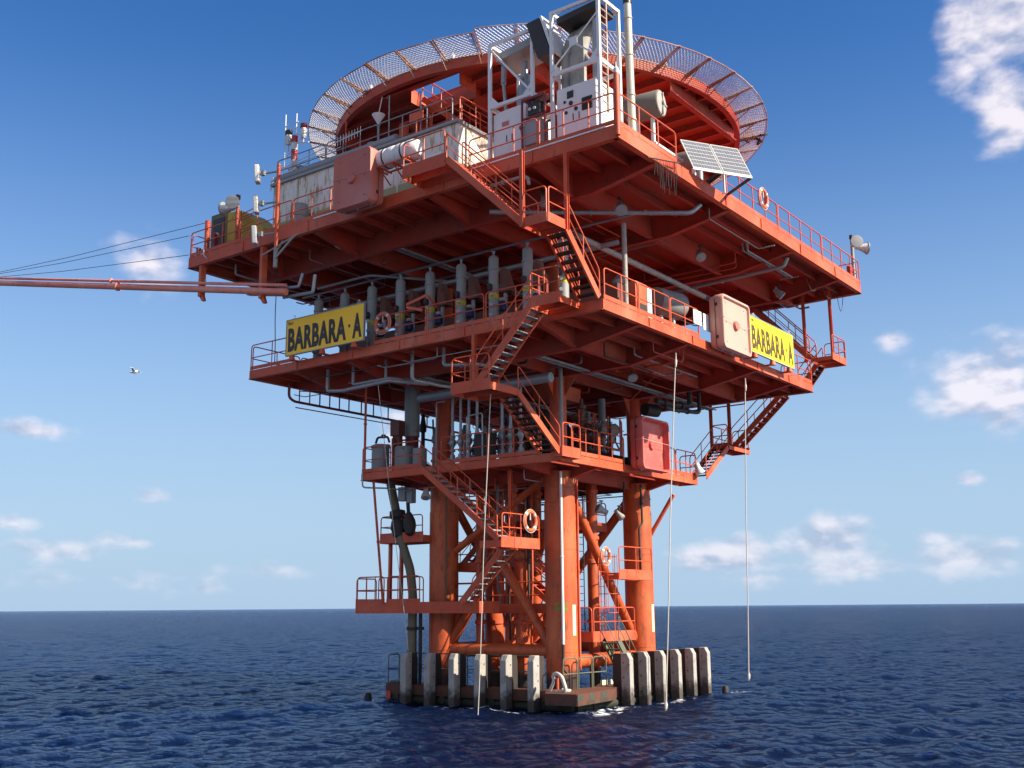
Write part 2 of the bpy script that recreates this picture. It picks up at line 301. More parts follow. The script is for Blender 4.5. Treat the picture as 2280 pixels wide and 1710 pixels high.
    ms = nd(t, 'ShaderNodeMixShader'); t.links.new(fm, ms.inputs[0]); t.links.new(wm.outputs[0], ms.inputs[1]); t.links.new(df.outputs[0], ms.inputs[2])
    t.links.new(ms.outputs[0], t.nodes['Material Output'].inputs['Surface'])
    me.materials.append(m_)
make_sea()
# ---------------------------------------------------------------- builders for railings, stairs, decks
def rail_panel(par, A, B, h=1.1, posts=1, mt=None, drop=.12, fil=.16, r=.026, mids=1, nm='rail_panel'):
    A = Vector(A); B = Vector(B); mt = mt or ORR; m = M()
    m.path([A-Z*drop, A+Z*h, B+Z*h, B-Z*drop], r, 6, fil)
    for k in range(mids):
        zz = Z*h*(k+1)/(mids+1); m.tube(A+zz, B+zz, r*.85, 6)
    for k in range(posts):
        q = A.lerp(B, (k+1)/(posts+1)); m.tube(q-Z*drop, q+Z*h, r*.9, 6)
    return build(nm, m, mt, par, smooth=True)
def guard(label, A, B, n, posts=1, h=1.1, toe=True, mt=None, name='guard_rail', gap=.09, mids=1, group='guard rails round the decks'):
    A = Vector(A); B = Vector(B); t = thing(name, label, 'railing', A.lerp(B, .5), group)
    d = (B-A).normalized(); Ln = (B-A).length; w = Ln/n
    for k in range(n): rail_panel(t, A+d*(k*w+gap/2), A+d*((k+1)*w-gap/2), h, posts, mt, mids=mids)
    if toe: m = M(); m.bar(A+Z*.10, B+Z*.10, .012, .15); build('toe_board', m, mt or OR, t)
    return t
def stair(label, T, Bt, side, n, mt=None, name='stairway', hand=(1, 1), trm=None, w=.85, rh=.95, grp='stairways between the decks'):
    T = Vector(T); Bt = Vector(Bt); side = Vector(side).normalized()*w; mt = mt or OR
    t = thing(name, label, 'stairs', Bt+side*.5, grp); run = Bt-T; fl = Vector((run.x, run.y, 0)).normalized()
    for k in (0, 1):
        m = M(); m.bar(T+side*k, Bt+side*k, .02, .24); sg = (1 if k else -1)
        for e in (-.11, .11):
            u = run.normalized().cross(side).normalized()*e; m.bar(T+side*k+u-side.normalized()*sg*.03, Bt+side*k+u-side.normalized()*sg*.03, .07, .018)
        build('stringer', m, mt, t)
    for k in range(n):
        c = T+run*((k+.5)/n); m = M(); a = side.normalized()*.012
        m.bar(c+a, c+side-a, .24, .035); m.bar(c+a+fl*.125-Z*.01, c+side-a+fl*.125-Z*.01, .012, .055); build('tread', m, trm or DRK, t)
    for k in (0, 1):
        if not hand[k]: continue
        m = M(); a = T+side*k; b = Bt+side*k; up_ = Z*rh
        m.path([a, a+up_, b+up_, b+Z*.05], .024, 6, .14); m.tube(a+up_*.5, b+up_*.5, .018, 6)
        L_ = run.length; np_ = max(1, int(L_/1.15))
        for j in range(1, np_): q = a.lerp(b, j/np_); m.tube(q, q+up_, .02, 6)
        build('handrail', m, ORR if mt is not GRS else GRS, t, smooth=True)
    return t
def landing(label, x0, x1, y0, y1, z, sides='', mt=None, posts=(), group='stair landings', th=.14, h=1.05, name='stair_landing'):
    mt = mt or OR; t = thing(name, label, 'landing', ((x0+x1)/2, (y0+y1)/2, z), group)
    m = M()
    for k in range(int((x1-x0-.06)/.055)): x = x0+.04+k*.055; m.box(x, x+.012, y0+.02, y1-.02, z-.035, z)
    for k in range(int((y1-y0)/.2)): y = y0+.1+k*.2; m.box(x0+.02, x1-.02, y, y+.01, z-.012, z-.002)
    build('floor_grating', m, ORD, t)
    m = M()
    for a, b in (((x0, y0), (x1, y0)), ((x1, y0), (x1, y1)), ((x1, y1), (x0, y1)), ((x0, y1), (x0, y0))):
        m.bar((*a, z-th/2+.02), (*b, z-th/2+.02), .02, th+.04)
    m.bar(((x0+x1)/2, y0+.02, z-th/2-.02), ((x0+x1)/2, y1-.02, z-th/2-.02), .05, th-.04); build('floor_frame', m, mt, t)
    S = {'L': ((x0, y1), (x0, y0)), 'R': ((x1, y0), (x1, y1)), 'F': ((x0, y0), (x1, y0)), 'B': ((x1, y1), (x0, y1))}
    for s in sides:
        a, b = S[s]; a = Vector((*a, z)); b = Vector((*b, z)); d = (b-a).normalized()*.05
        rail_panel(t, a+d, b-d, h, 1 if (b-a).length > 1.1 else 0, None)
        m = M(); m.bar(a+Z*.11, b+Z*.11, .012, .15); build('toe_board', m, mt, t)
    for x, y, za, zb in posts: m = M(); m.ibeam((x, y, za), (x, y, zb), .12, .14, .014, (1, 0, 0)); build('hanger_post', m, mt, t)
    return t
def deck(label, cat, x0, x1, y0, y1, z, t, gx, gy, gd, js, name, ov=2.5, jd=.28):
    T = thing(name, label, cat, ((x0+x1)/2, (y0+y1)/2, z-t))
    m = M(); g = .95 if name == 'lower_deck' else 0
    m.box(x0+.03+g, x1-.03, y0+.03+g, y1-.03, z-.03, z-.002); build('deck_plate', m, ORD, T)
    if g:                                       # open grating of the outer walkway lets the sun through
        m = M()
        for k in range(int((x1-x0-.1)/.055)): x = x0+.05+k*.055; m.box(x, x+.007, y0+.03, y0+.97, z-.03, z-.004)
        for k in range(9): m.bar((x0+.04, y0+.1+k*.1, z-.008), (x1-.04, y0+.1+k*.1, z-.008), .008, .008)
        for k in range(int((y1-y0-1)/.055)): y = y0+1+k*.055; m.box(x0+.03, x0+.97, y, y+.007, z-.03, z-.004)
        build('walkway_grating', m, ORD, T)
    for a, b, nn in (((x0, y1), (x0, y0), (1, 0)), ((x0, y0), (x1, y0), (0, 1)), ((x1, y0), (x1, y1), (-1, 0)), ((x1, y1), (x0, y1), (0, -1))):
        m = M(); nn = Vector((*nn, 0)); A = Vector((*a, 0)); B = Vector((*b, 0)); d = (B-A).normalized(); mid = Z*(z-t/2)
        m.bar(A+mid+d*.0, B+mid-d*.026, .024, t)
        for zz in (z-.014, z-t+.014): m.bar(A+nn*.10+Z*zz+d*.02-nn*.02, B+nn*.10+Z*zz-d*.05-nn*.02, .19, .024)
        m.bar(A+Z*(z-t+.002)-nn*.03, B+Z*(z-t+.002)-nn*.03, .05, .02)
        build('edge_beam', m, OR, T)
        if name != 'lower_deck':
            ns = 6
            for k in range(1, ns): q = A.lerp(B, k/ns+.013*((k*7) % 3-1))-nn*.034; m = M(); m.bar(q+Z*(z-t+.03), q+Z*(z-.03), .07, .045, (nn.x, nn.y, 0)); build('stiffener', m, OR, T)
    def gird(p, q, dep, tp):
        p = Vector(p); q = Vector(q); d = (q-p).normalized(); Ln = (q-p).length; zt = z-.034; e = t+.02; m = M(); a = Vector((d.y, -d.x, 0))
        o = min(ov, Ln*.3); prof = [(0, e), (o, dep), (Ln-o, dep), (Ln, e)]
        pts = [p+Z*zt]+[p+d*s-Z*(z-zt-zt+0)*0+Z*(z-dd) for s, dd in prof]+[q+Z*zt]
        pts = [Vector((v.x, v.y, v.z)) for v in pts]
        m.prism([v-a*.012 for v in pts], a*.024)
        for i in range(3):
            A_ = p+d*prof[i][0]+Z*(z-prof[i][1]); B_ = p+d*prof[i+1][0]+Z*(z-prof[i+1][1]); m.bar(A_-d*0, B_, .24, .03)
        return m
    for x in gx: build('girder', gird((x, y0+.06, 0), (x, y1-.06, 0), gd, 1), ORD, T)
    xs = [x0+.03]+sorted(gx)+[x1-.03]
    for y in gy:
        m = M()
        for i in range(len(xs)-1):
            a = xs[i]+.125; b = xs[i+1]-.125; da = gd-.04; db = gd-.04
            if i == 0: da = t+.02
            if i == len(xs)-2: db = t+.02
            m.prism([(a, y-.012, z-.036), (a, y-.012, z-da), (b, y-.012, z-db), (b, y-.012, z-.036)], (0, .024, 0)); m.bar((a, y, z-da), (b, y, z-db), .2, .026)
        build('cross_girder', m, ORD, T)
    n = int((y1-y0)/js)
    for k in range(1, n):
        y = y0+(y1-y0)*k/n
        if any(abs(y-g) < .22 for g in gy): continue
        m = M()
        for i in range(len(xs)-1): m.ibeam((xs[i]+.03, y, z-.036-jd/2), (xs[i+1]-.03, y, z-.036-jd/2), .13, jd, .02)
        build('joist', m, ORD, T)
    return T
# ---------------------------------------------------------------- the three decks
TX0, TX1, TY0, TY1, TZ = -11.02, 11.03, -10.92, 10.73, 18.91
MX0, MX1, MY0, MY1, MZ = -9.08, 9.03, -9.02, 8.75, 13.97
LX0, LX1, LY0, LY1, LZ = -5.72, 3.9, -4.9, 5.3, 9.6
deck('square orange upper deck, the widest one, seen from below with its joists', 'deck', TX0, TX1, TY0, TY1, TZ, .47, (-8.5, -3, 3, 8.2), (-7.6, -3, 3, 7.4), .95, 1.05, 'upper_deck')
deck('square orange middle deck under the row of grey cylinders', 'deck', MX0, MX1, MY0, MY1, MZ, .37, (-6.6, -3, 3, 6.6), (-6.3, -3, 3, 6.1), .85, 1.0, 'middle_deck')
deck('small orange lower deck resting on the tops of the legs', 'deck', LX0, LX1, LY0, LY1, LZ, .30, (-3, 3), (-3, 3), .62, .9, 'lower_deck', ov=1.2, jd=.2)
# ---------------------------------------------------------------- jacket: legs and braces
LEGS = (((-3, -3), 'nearest orange leg with the white pipe and cream marker strip'), ((-3, 3), 'shaded orange leg beside the grey riser with no marker strip'),
        ((3, -3), 'sunlit orange leg behind the row of six close-set concrete fenders'), ((3, 3), 'farthest orange leg partly hidden behind the nearest leg'))
for (x, y), lb in LEGS:
    t = thing('platform_leg', lb, 'leg', (x, y, 0), 'tubular legs of the platform')
    m = M(); m.lathe([(.62, -7), (.62, 8.0), (.60, 8.02), (.60, LZ-.34)], (x, y, 0), n=40); build('leg_tube', m, LEG, t, smooth=True)
    m = M(); m.lathe([(.34, LZ+.002), (.34, MZ-.9)], (x, y, 0), n=28); m.lathe([(.36, MZ+.002), (.36, TZ-1.0)], (x, y, 0), n=28); build('upper_column', m, OR, t, smooth=True)
    for dx, dy in ((1, 0), (-1, 0), (0, 1), (0, -1)):
        m = M(); m.prism([(x+dx*.33-dy*.012, y+dy*.33-dx*.012, MZ-.92), (x+dx*.9-dy*.012, y+dy*.9-dx*.012, MZ-.92), (x+dx*.33-dy*.012, y+dy*.33-dx*.012, MZ-1.7)], (dy*.024, dx*.024, 0)); build('gusset_plate', m, OR, t)
    m = M()
    for z in (2.3, 6.2, 8.6): m.lathe([(.60, z-.015), (.632, z-.01), (.632, z+.01), (.60, z+.015)], (x, y, 0), n=40)
    build('weld_band', m, LEG, t)
    if y < 0:
        m = M()
        a0 = math.radians(-94 if x < 0 else -88)
        for k in range(4):
            a, b = a0+(k-2)*.075, a0+(k-1)*.075
            m.prism([(x+.615*math.cos(a), y+.615*math.sin(a), 2.92), (x+.615*math.cos(b), y+.615*math.sin(b), 2.92), (x+.632*math.cos(b), y+.632*math.sin(b), 2.92), (x+.632*math.cos(a), y+.632*math.sin(a), 2.92)], (0, 0, 1.15))
        build('marker_strip', m, STRP, t)
    if (x, y) == (-3, -3):
        m = M()
        for k in range(6):
            a, b = math.radians(190+k*8), math.radians(198+k*8)
            for z, hh in ((3.86, .1), (4.0, .07), (4.10, .05)):
                m.prism([(x+.60*math.cos(a), y+.60*math.sin(a), z), (x+.60*math.cos(b), y+.60*math.sin(b), z), (x+.626*math.cos(b), y+.626*math.sin(b), z), (x+.626*math.cos(a), y+.626*math.sin(a), z)], (0, 0, hh))
        build('green_band', m, GRB, t)
def brace(a, b, r, lb, mt=LEG, name='tubular_brace', grp='braces between the legs'):
    m = M(); m.tube(a, b, r, 20); o = build(name, m, mt, smooth=True, label=lb, category='brace', group=grp)
    return o
brace((-2.75, -3, 9.1), (2.72, -3, 2.35), .19, 'long sunlit diagonal brace from the nearest leg down to the foot of the right leg')
brace((-3, -2.7, 2.2), (-3, .1, 6.0), .2, 'thick dark diagonal brace rising left from the foot of the nearest leg')
brace((-3, 2.7, 2.4), (-3, .3, 5.7), .2, 'diagonal brace rising right from the foot of the shaded leg')
brace((-3, 2.6, 6.2), (-3, -2.5, 9.2), .15, 'thin brace crossing above the stair landing with the lifebuoy')
brace((3, -2.6, 8.6), (3, 2.6, 3.0), .2, 'dark diagonal brace behind the two floodlights under the lower deck')
brace((-2.5, 3, 8.6), (2.5, 3, 3.0), .18, 'rear diagonal brace between the shaded leg and the farthest leg')
brace((-3, -2.45, 2.3), (-3, 2.45, 2.3), .27, 'thick horizontal brace low behind the left row of fenders')
brace((-2.45, -3, 1.9), (2.45, -3, 1.9), .27, 'thick horizontal brace low behind the green landing stair')
brace((3, -2.45, 2.3), (3, 2.45, 2.3), .27, 'horizontal brace at the far right side just above the water')
brace((-2.45, 3, 2.3), (2.45, 3, 2.3), .27, 'horizontal brace at the far side just above the water')
brace((3.45, -4.6, 8.75), (3.35, -3.45, 7.05), .09, 'slim outer strut from the right leg up to the corner of the lower deck', OR)
m = M(); m.prism([(-3.015, 2.4, 3.95), (-3.015, 1.5, 3.95), (-3.015, 2.3, 2.8), (-3.015, 2.4, 2.8)], (.03, 0, 0)); build('knee_plate', m, LEG, label='triangular knee plate on the shaded leg above the fenders', category='bracket')
for k, (x, y, r, zt, lb) in enumerate(((-1.1, 1.75, .42, 9.2, 'wide orange well casing between the shaded and the farthest leg'), (.3, .6, .3, 9.2, 'slim well casing in the middle of the four legs'),
        (1.2, -1.8, .24, 9.2, 'thin banded well casing right of the nearest leg'), (.1, -1.5, .16, 9.2, 'dark thin well pipe close behind the nearest leg'), (-2.0, -.4, .3, 6.2, 'short orange casing ending in a collar beside the nearest leg'), (-1.5, .55, .26, 9.2, 'shaded casing just left of the middle of the legs'),
        (-.5, 2.4, .24, 9.2, 'thin casing behind the wide orange casing'), (1.0, 1.3, .26, 9.2, 'rear casing glimpsed between the stairs'), (-2.3, 1.6, .17, 9.2, 'slim dark red casing close to the shaded leg'), (1.9, .2, .2, 9.2, 'slim casing behind the long sunlit brace'))):
    t = thing('well_casing', lb, 'pipe', (x, y, -2), 'well casings inside the jacket')
    m = M(); m.tube((x, y, -6), (x, y, zt), r, 24); build('casing_tube', m, LEG if k != 3 else DRK, t, smooth=True)
    m = M()
    for z in (zt-.3, 6.9, 5.9, 3.4):
        if z < zt: m.lathe([(r+.002, z-.09), (r+.05, z-.08), (r+.05, z+.06), (r+.002, z+.07)], (x, y, 0), n=24)
    build('collar', m, OR if k != 3 else DRK, t, smooth=True)
# ---------------------------------------------------------------- fenders and boat landing
def fender(x, y, rz, lb, grp):
    t = thing('fender_post', lb, 'fender', (x, y, -1.2), grp)
    c, s = math.cos(rz), math.sin(rz)
    def w(u, v, z): return (x+u*c-v*s, y+u*s+v*c, z)     # u: outwards, v: sideways
    m = M(); zt = 2.22
    pr = [(-.0, -1.2), (.40, -1.2), (.40, zt-.22), (.27, zt), (-.0, zt)]
    m.prism([w(u, -.145, z) for u, z in pr], Vector(w(0, .145, 0))-Vector(w(0, -.145, 0))); build('concrete_face', m, CON, t, bevel=.025)
    m = M(); pr = [(-.40, -1.2), (-.006, -1.2), (-.006, zt-.03), (-.34, zt-.03), (-.40, zt-.25)]
    m.prism([w(u, -.10, z) for u, z in pr], Vector(w(0, .10, 0))-Vector(w(0, -.10, 0))); build('steel_backing', m, STB, t)
    m = M()
    for z in (.7, 1.3, 1.85):
        for v in (-.150,): m.tube(w(.12, v, z), w(.12, v-.006, z), .03, 8)
        for v in (.150,): m.tube(w(.12, v, z), w(.12, v+.006, z), .03, 8)
    build('bolt', m, DRK, t)
FL = ['leftmost fender of the left row, with a rope slung past it', 'second fender of the left row, before the shaded leg', 'third fender of the left row, left of the long white rope',
      'fourth fender of the left row, right behind the long white rope', 'fifth fender of the left row, with a rail leading to it', 'last fender of the left row, fully sunlit beside the coiled hawser']
for k in range(6): fender(-4.5, 3.55-1.28*k, math.pi, FL[k], 'concrete fenders along the left side of the boat landing')
FR = ['first fender of the close-set right row, nearest the landing stair', 'second fender of the right row', 'third fender of the right row, left of the right-hand rope', 'fourth fender of the right row, just right of the rope',
      'fifth fender of the right row, with a yellowish top', 'last fender of the right row, next to open water']
for k in range(6): fender(-1.1+1.31*k, -4.55, -math.pi/2, FR[k], 'concrete fenders along the right side of the boat landing')
t = thing('boat_landing', 'rusty steel boat landing deck close above the water behind the fenders', 'platform', (-3, -3, .5))
def lplate(pts, z=.95, h=.07, nm='landing_deck', mt=BLD): m = M(); m.prism([(a, b, z-h) for a, b in pts], (0, 0, h)); return build(nm, m, mt, t)
lplate([(-4.35, 4.9), (-4.35, -3.3), (-3.55, -3.3), (-3.55, 4.9)])
lplate([(-5.45, -3.9), (-5.3, -5.15), (-2.3, -4.85), (-1.4, -4.3), (-1.4, -3.7), (-4.6, -3.34)])
lplate([(-1.38, -4.35), (6.3, -4.35), (6.3, -3.6), (-1.38, -3.6)])
m = M(); ed = [(-4.4, 4.9), (-4.4, -3.32), (-5.45, -3.92), (-5.3, -5.18), (-2.3, -4.88), (-1.4, -4.38), (6.3, -4.38)]
for a, b in zip(ed, ed[1:]): m.bar((*a, .74), (*b, .74), .06, .40)
build('edge_girder', m, BLD, t)
m = M()
for y in (4.4, 1.9, -.6, -3.0): m.tube((-4.4, y, .4), (-3.0, y, .35), .16, 12)
for x in (-3, .2, 3.2, 5.6): m.tube((x, -4.5, .35), (x, -3.0, .35), .16, 12)
m.tube((-4.2, 5.0, .35), (-4.2, -4.6, .35), .17, 12); m.tube((-4.6, -4.3, .35), (6.2, -4.3, .35), .17, 12); build('support_tube', m, BLD, t, smooth=True)
m = M()
for a, b in (((-5.32, -5.2), (-4.9, -5.16)), ((-4.4, -5.11), (-4.0, -5.07)), ((-3.4, -5.01), (-3.0, -4.97))): m.bar((*a, .80), (*b, .80), .03, .22)
build('painted_patch', m, TRG, t)
m = M()
for x0 in (-1.2, -.5, .5): m.box(x0, x0+.42, -3.62, -3.56, .97, 1.15)
build('kerb_block', m, STRP, t)
m = M()
for k in range(26): a = random.random()*.75; m.prism([(-4.3+a*.3, 4.85-a, .952), (-4.28+a*.3, 4.82-a, .952), (-4.3+a*.3, 4.80-a, 1.0+random.random()*.12)], (.02, 0, 0))
build('weed_tuft', m, WED, t)
m = M(); m.bar((-4.47, 4.85, .5), (-4.47, 4.6, .5), .05, .3); build('orange_tab', m, OR, t)
def grail(lb, A, B, n, h=1.15): return guard(lb, A, B, n, posts=0, h=h, toe=False, mt=GRS, name='landing_rail', group='thin rails of the boat landing')
grail('thin weathered rail at the left end of the boat landing', (-3.6, 4.9, .95), (-4.35, 4.9, .95), 1)
grail('thin weathered rail running behind the left fenders', (-3.62, 4.8, .95), (-3.62, -2.3, .95), 4, 1.2)
grail('thin green rail on the near corner of the landing before the leg foot', (-4.1, -3.75, .95), (-1.4, -4.0, .95), 3, 1.15)
t = thing('coiled_hawser', 'thick pale hawser looped over a bollard at the near corner of the landing', 'rope', (-4.75, -4.15, .95))
m = M(); m.path([(-4.6, -3.7, 1.55), (-4.75, -3.95, 1.62), (-4.8, -4.2, 1.5), (-4.8, -4.35, 1.1), (-4.75, -4.3, .98)], .07, 8, .15); m.path([(-4.65, -3.7, 1.5), (-4.8, -3.85, 1.35), (-4.85, -3.7, 1.0)], .06, 8, .1)
m.path([(-4.9, -4.0, 1.0), (-4.7, -4.4, 1.0), (-4.4, -4.3, 1.0), (-4.5, -4.0, 1.02)], .05, 8, .1); build('rope_loop', m, ROPE, t, smooth=True)
m = M(); m.tube((-4.72, -3.95, .95), (-4.72, -3.95, 1.45), .05, 10); build('bollard', m, ORR, t, smooth=True)
for x, y, lb in ((-4.6, 5.75, 'small dark pile head just above the water left of the fenders'), (6.4, -5.2, 'small dark pile head just above the water right of the fenders')):
    m = M(); m.lathe([(.16, -1), (.15, .42), (.09, .55), (.0, .56)], (x, y, 0), n=12); build('pile_head', m, STB, smooth=True, label=lb, category='pile', group='dark pile heads beside the landing')
# ---------------------------------------------------------------- railings round the decks
guard('maroon railing along the shaded left edge of the upper deck, far half', (TX0, TY1-.05, TZ), (TX0, .9, TZ), 3, 2)
guard('railing of the upper deck between the white liferaft and the sunlit corner', (TX0, -4.85, TZ), (TX0, TY0+.05, TZ), 2, 2)
guard('short railing on the sunlit edge of the upper deck by the big drum', (TX0+.1, TY0, TZ), (-7.1, TY0, TZ), 1, 2)
guard('long sunlit railing of the upper deck from the solar panels to the far corner', (-3.3, TY0, TZ), (TX1-.05, TY0, TZ), 3, 3)
guard('far back railing of the upper deck on the right', (TX1, TY0+.1, TZ), (TX1, TY1, TZ), 5, 3)
guard('far back railing of the upper deck on the left', (TX0+.1, TY1, TZ), (TX1, TY1, TZ), 5, 3)
guard('middle deck railing left of the yellow name board, round the open end', (MX0, MY1-.02, MZ), (MX0, 6.0, MZ), 1, 1)
guard('shaded middle deck railing in front of the row of grey cylinders', (MX0, 1.45, MZ), (MX0, -6.8, MZ), 3, 1)
guard('far middle deck railing seen against the sky behind the name board', (MX0+.1, MY1, MZ), (-3.5, MY1, MZ), 2, 1, toe=False)
guard('sunlit middle deck railing from the stair foot to the pale pink box', (MX0+.05, MY0, MZ), (-2.2, MY0, MZ), 3, 1)
guard('sunlit middle deck railing right of the bright yellow name board', (5.8, MY0, MZ), (MX1-.05, MY0, MZ), 1, 1)
guard('middle deck railing on the far right edge', (MX1, MY0+.1, MZ), (MX1, -7.5, MZ), 1, 0)
guard('lower deck railing at the left end by the grey tanks', (LX0, LY1-.02, LZ), (LX0, 1.9, LZ), 2, 0)
guard('shaded lower deck railing in front of the valve row', (LX0, .9, LZ), (LX0, -4.0, LZ), 2, 1)
guard('sunlit lower deck railing left of the red box', (-4.9, LY0, LZ), (-1.1, LY0, LZ), 2, 1)
guard('sunlit lower deck railing right of the red box', (1.3, LY0, LZ), (5.1, LY0, LZ), 2, 1)
guard('lower deck end railing seen against the sky at the left', (LX0+.1, LY1, LZ), (-3.2, LY1, LZ), 1, 1)
# white conduit lying along the upper deck edge
for a, b, lb in ((2.9, -.2, 'thin white conduit along the upper deck edge below the large faded red box'), (-4.9, -10.5, 'thin white conduit along the upper deck edge below the white cabinets')): m = M(); m.box(TX0-.045, TX0-.02, a, b, TZ-.02, TZ+.03); build('edge_conduit', m, WHT, label=lb, category='conduit')
# ---------------------------------------------------------------- stairways and landings
landing('upper landing hanging off the upper deck in front of the white wall', -12.1, TX0-.03, -4.75, -2.75, TZ+.15, 'LB', group='stair landings', th=.3)
stair('long shaded stairway from the upper deck down to the hung landing', (-12.1, -4.78, 19.0), (-12.1, -7.98, 15.95), (1, 0, 0), 14, hand=(1, 1), trm=ORD)
landing('small landing hung below the sunlit corner of the upper deck', -12.15, -11.1, -8.98, -8.0, 15.93, 'LF', posts=((-11.1, -9.0, 15.8, 18.44), (-12.15, -8.0, 15.8, 18.4)))
stair('steep sunlit stairway reaching the near corner of the middle deck', (-11.1, -9.0, 15.85), (-9.25, -9.0, 14.0), (0, 1, 0), 8, w=.8)
landing('walkway landing outside the middle deck with a small gate', -10.25, MX0-.03, -8.1, -6.85, MZ, 'LB', th=.2)
stair('shaded open-tread stairway under the middle deck, climbing to the right', (-10.15, -6.83, 13.93), (-10.15, -4.5, 11.5), (1, 0, 0), 11, w=.8, trm=GRY, hand=(1, 0))
landing('stair landing hung below the shaded edge of the middle deck', -10.25, -8.7, -5.2, -3.45, 11.45, 'BL', posts=((-9.15, -3.6, 11.4, 13.6), (-10.2, -4.4, 11.4, 11.6)), th=.22)
stair('sunlit stairway down to the near corner of the lower deck', (-8.68, -5.2, 11.37), (-6.15, -5.2, 9.54), (0, 1, 0), 11, w=.85)
landing('sunlit corner landing at the foot of the stairway on the lower deck', -6.15, -4.9, -5.3, -4.93, LZ-.02, 'F', th=.2)
stair('shaded stairway from the lower deck down to the lifebuoy landing', (-6.55, 1.25, 9.45), (-6.55, -2.6, 6.5), (1, 0, 0), 13, w=.75, trm=PIPE)
landing('sunlit landing carrying a lifebuoy beside the nearest leg', -6.5, -4.05, -2.75, -1.75, 6.4, 'F', th=.22, posts=((-4.6, -1.75, 6.3, 9.3),))
stair('dark stairway from the lifebuoy landing down to the low left platform', (-5.0, -1.7, 6.3), (-5.0, .45, 4.15), (1, 0, 0), 10, w=.75, trm=PIPE, hand=(0, 1))
# right-hand side stairs
stair('stairway under the upper deck at the far right, behind the name board', (9.3, -6.0, 18.3), (9.3, -8.9, 15.25), (1, 0, 0), 13, w=.8)
landing('high landing sticking out at the far right corner', 9.2, 10.95, -10.0, -8.95, 15.2, 'FR', posts=((9.3, -8.7, 15.1, 18.4), (9.4, -9.95, 15.1, 18.4)))
stair('short sunlit stairway from the high landing to the middle deck corner', (10.0, -8.95, 15.15), (10.0, -8.0, 14.0), (1, 0, 0), 6, w=.8)
stair('dark see-through stairway under the far right of the middle deck', (9.2, -7.4, 13.75), (9.2, -4.75, 11.4), (1, 0, 0), 11, w=.8, trm=ORD)
landing('dark landing against the sky right of the red box', 7.75, 10.0, -5.3, -4.4, 11.3, 'BRL', posts=((7.8, -4.4, 11.2, 13.6), (8.0, -5.25, 11.2, 13.6)))
stair('short stairway from the sky-side landing to the lower deck walkway', (7.75, -5.25, 11.25), (5.4, -5.25, 9.65), (0, 1, 0), 9, w=.8)
landing('narrow walkway extending the lower deck to the right', 3.9, 5.2, -4.9, -4.0, LZ, 'R', th=.3)
# platforms round the legs
landing('red valve platform half way up the shaded leg', -4.0, -2.5, 3.3, 5.8, 6.98, 'LB', mt=OR, th=.25, posts=((-3.7, 5.45, 4.2, 6.75), (-3.7, 4.8, 4.2, 6.75)), group='platforms round the legs', h=.9, name='leg_platform')
landing('low left platform sticking out over the sea', -4.6, -3.3, -.2, 6.6, 4.2, 'B', mt=OR, th=.42, group='platforms round the legs', name='leg_platform', h=1.05)
guard('railing at the outer end of the low left platform', (-4.6, 6.55, 4.2), (-4.6, 4.9, 4.2), 1, 2)
guard('railing of the low left platform beside the riser', (-4.6, 4.8, 4.2), (-4.6, 2.9, 4.2), 1, 2)
guard('inner railing of the low left platform, behind', (-3.35, 6.5, 4.2), (-3.35, 3.8, 4.2), 2, 1, toe=False)
landing('inner walkway between the nearest and the shaded leg, low down', -2.6, -1.7, -2.2, 3.6, 3.95, 'LR', mt=OR, th=.2, group='platforms round the legs', name='leg_platform', h=1.05)
landing('inner middle platform among the well casings', -2.2, 1.6, .2, 3.0, 5.7, 'LF', mt=OR, th=.2, group='platforms round the legs', name='leg_platform', h=1.05)
landing('inner upper platform among the well casings', -1.2, 2.4, -1.8, 1.8, 7.4, 'LF', mt=OR, th=.2, group='platforms round the legs', name='leg_platform', h=1.05)
stair('inner stairway rising left among the casings to the middle platform', (-1.9, .3, 5.6), (-1.9, -1.9, 4.0), (1, 0, 0), 8, w=.7, trm=ORD)
stair('lit inner stairway behind the thick dark brace, going down to the landing', (-1.5, -1.6, 3.9), (-1.5, .9, 1.1), (1, 0, 0), 11, w=.7, trm=OR)
stair('inner stairway from the middle platform up to the upper one', (-1.2, 1.9, 7.3), (-1.2, 3.6, 5.75), (1, 0, 0), 8, w=.7, trm=ORD)
brace((-2.6, -2.6, 8.7), (2.6, 2.6, 4.6), .15, 'brace crossing diagonally inside the four legs', LEG)
landing('platform round the right leg with a caged rail', -.3, 2.45, -4.0, -3.3, 5.3, 'F', mt=OR, th=.22, group='platforms round the legs', name='leg_platform', h=1.1)
landing('low caged platform above the green landing stair', -1.7, 1.55, -3.6, -2.7, 2.85, 'FLR', mt=OR, th=.22, group='platforms round the legs', name='leg_platform', h=1.1)
stair('green steel stair from the caged platform down to the boat landing', (-1.0, -4.35, 2.7), (.55, -4.35, 1.0), (0, 1, 0), 7, mt=GRS, trm=GRS, w=.75, hand=(1, 1))
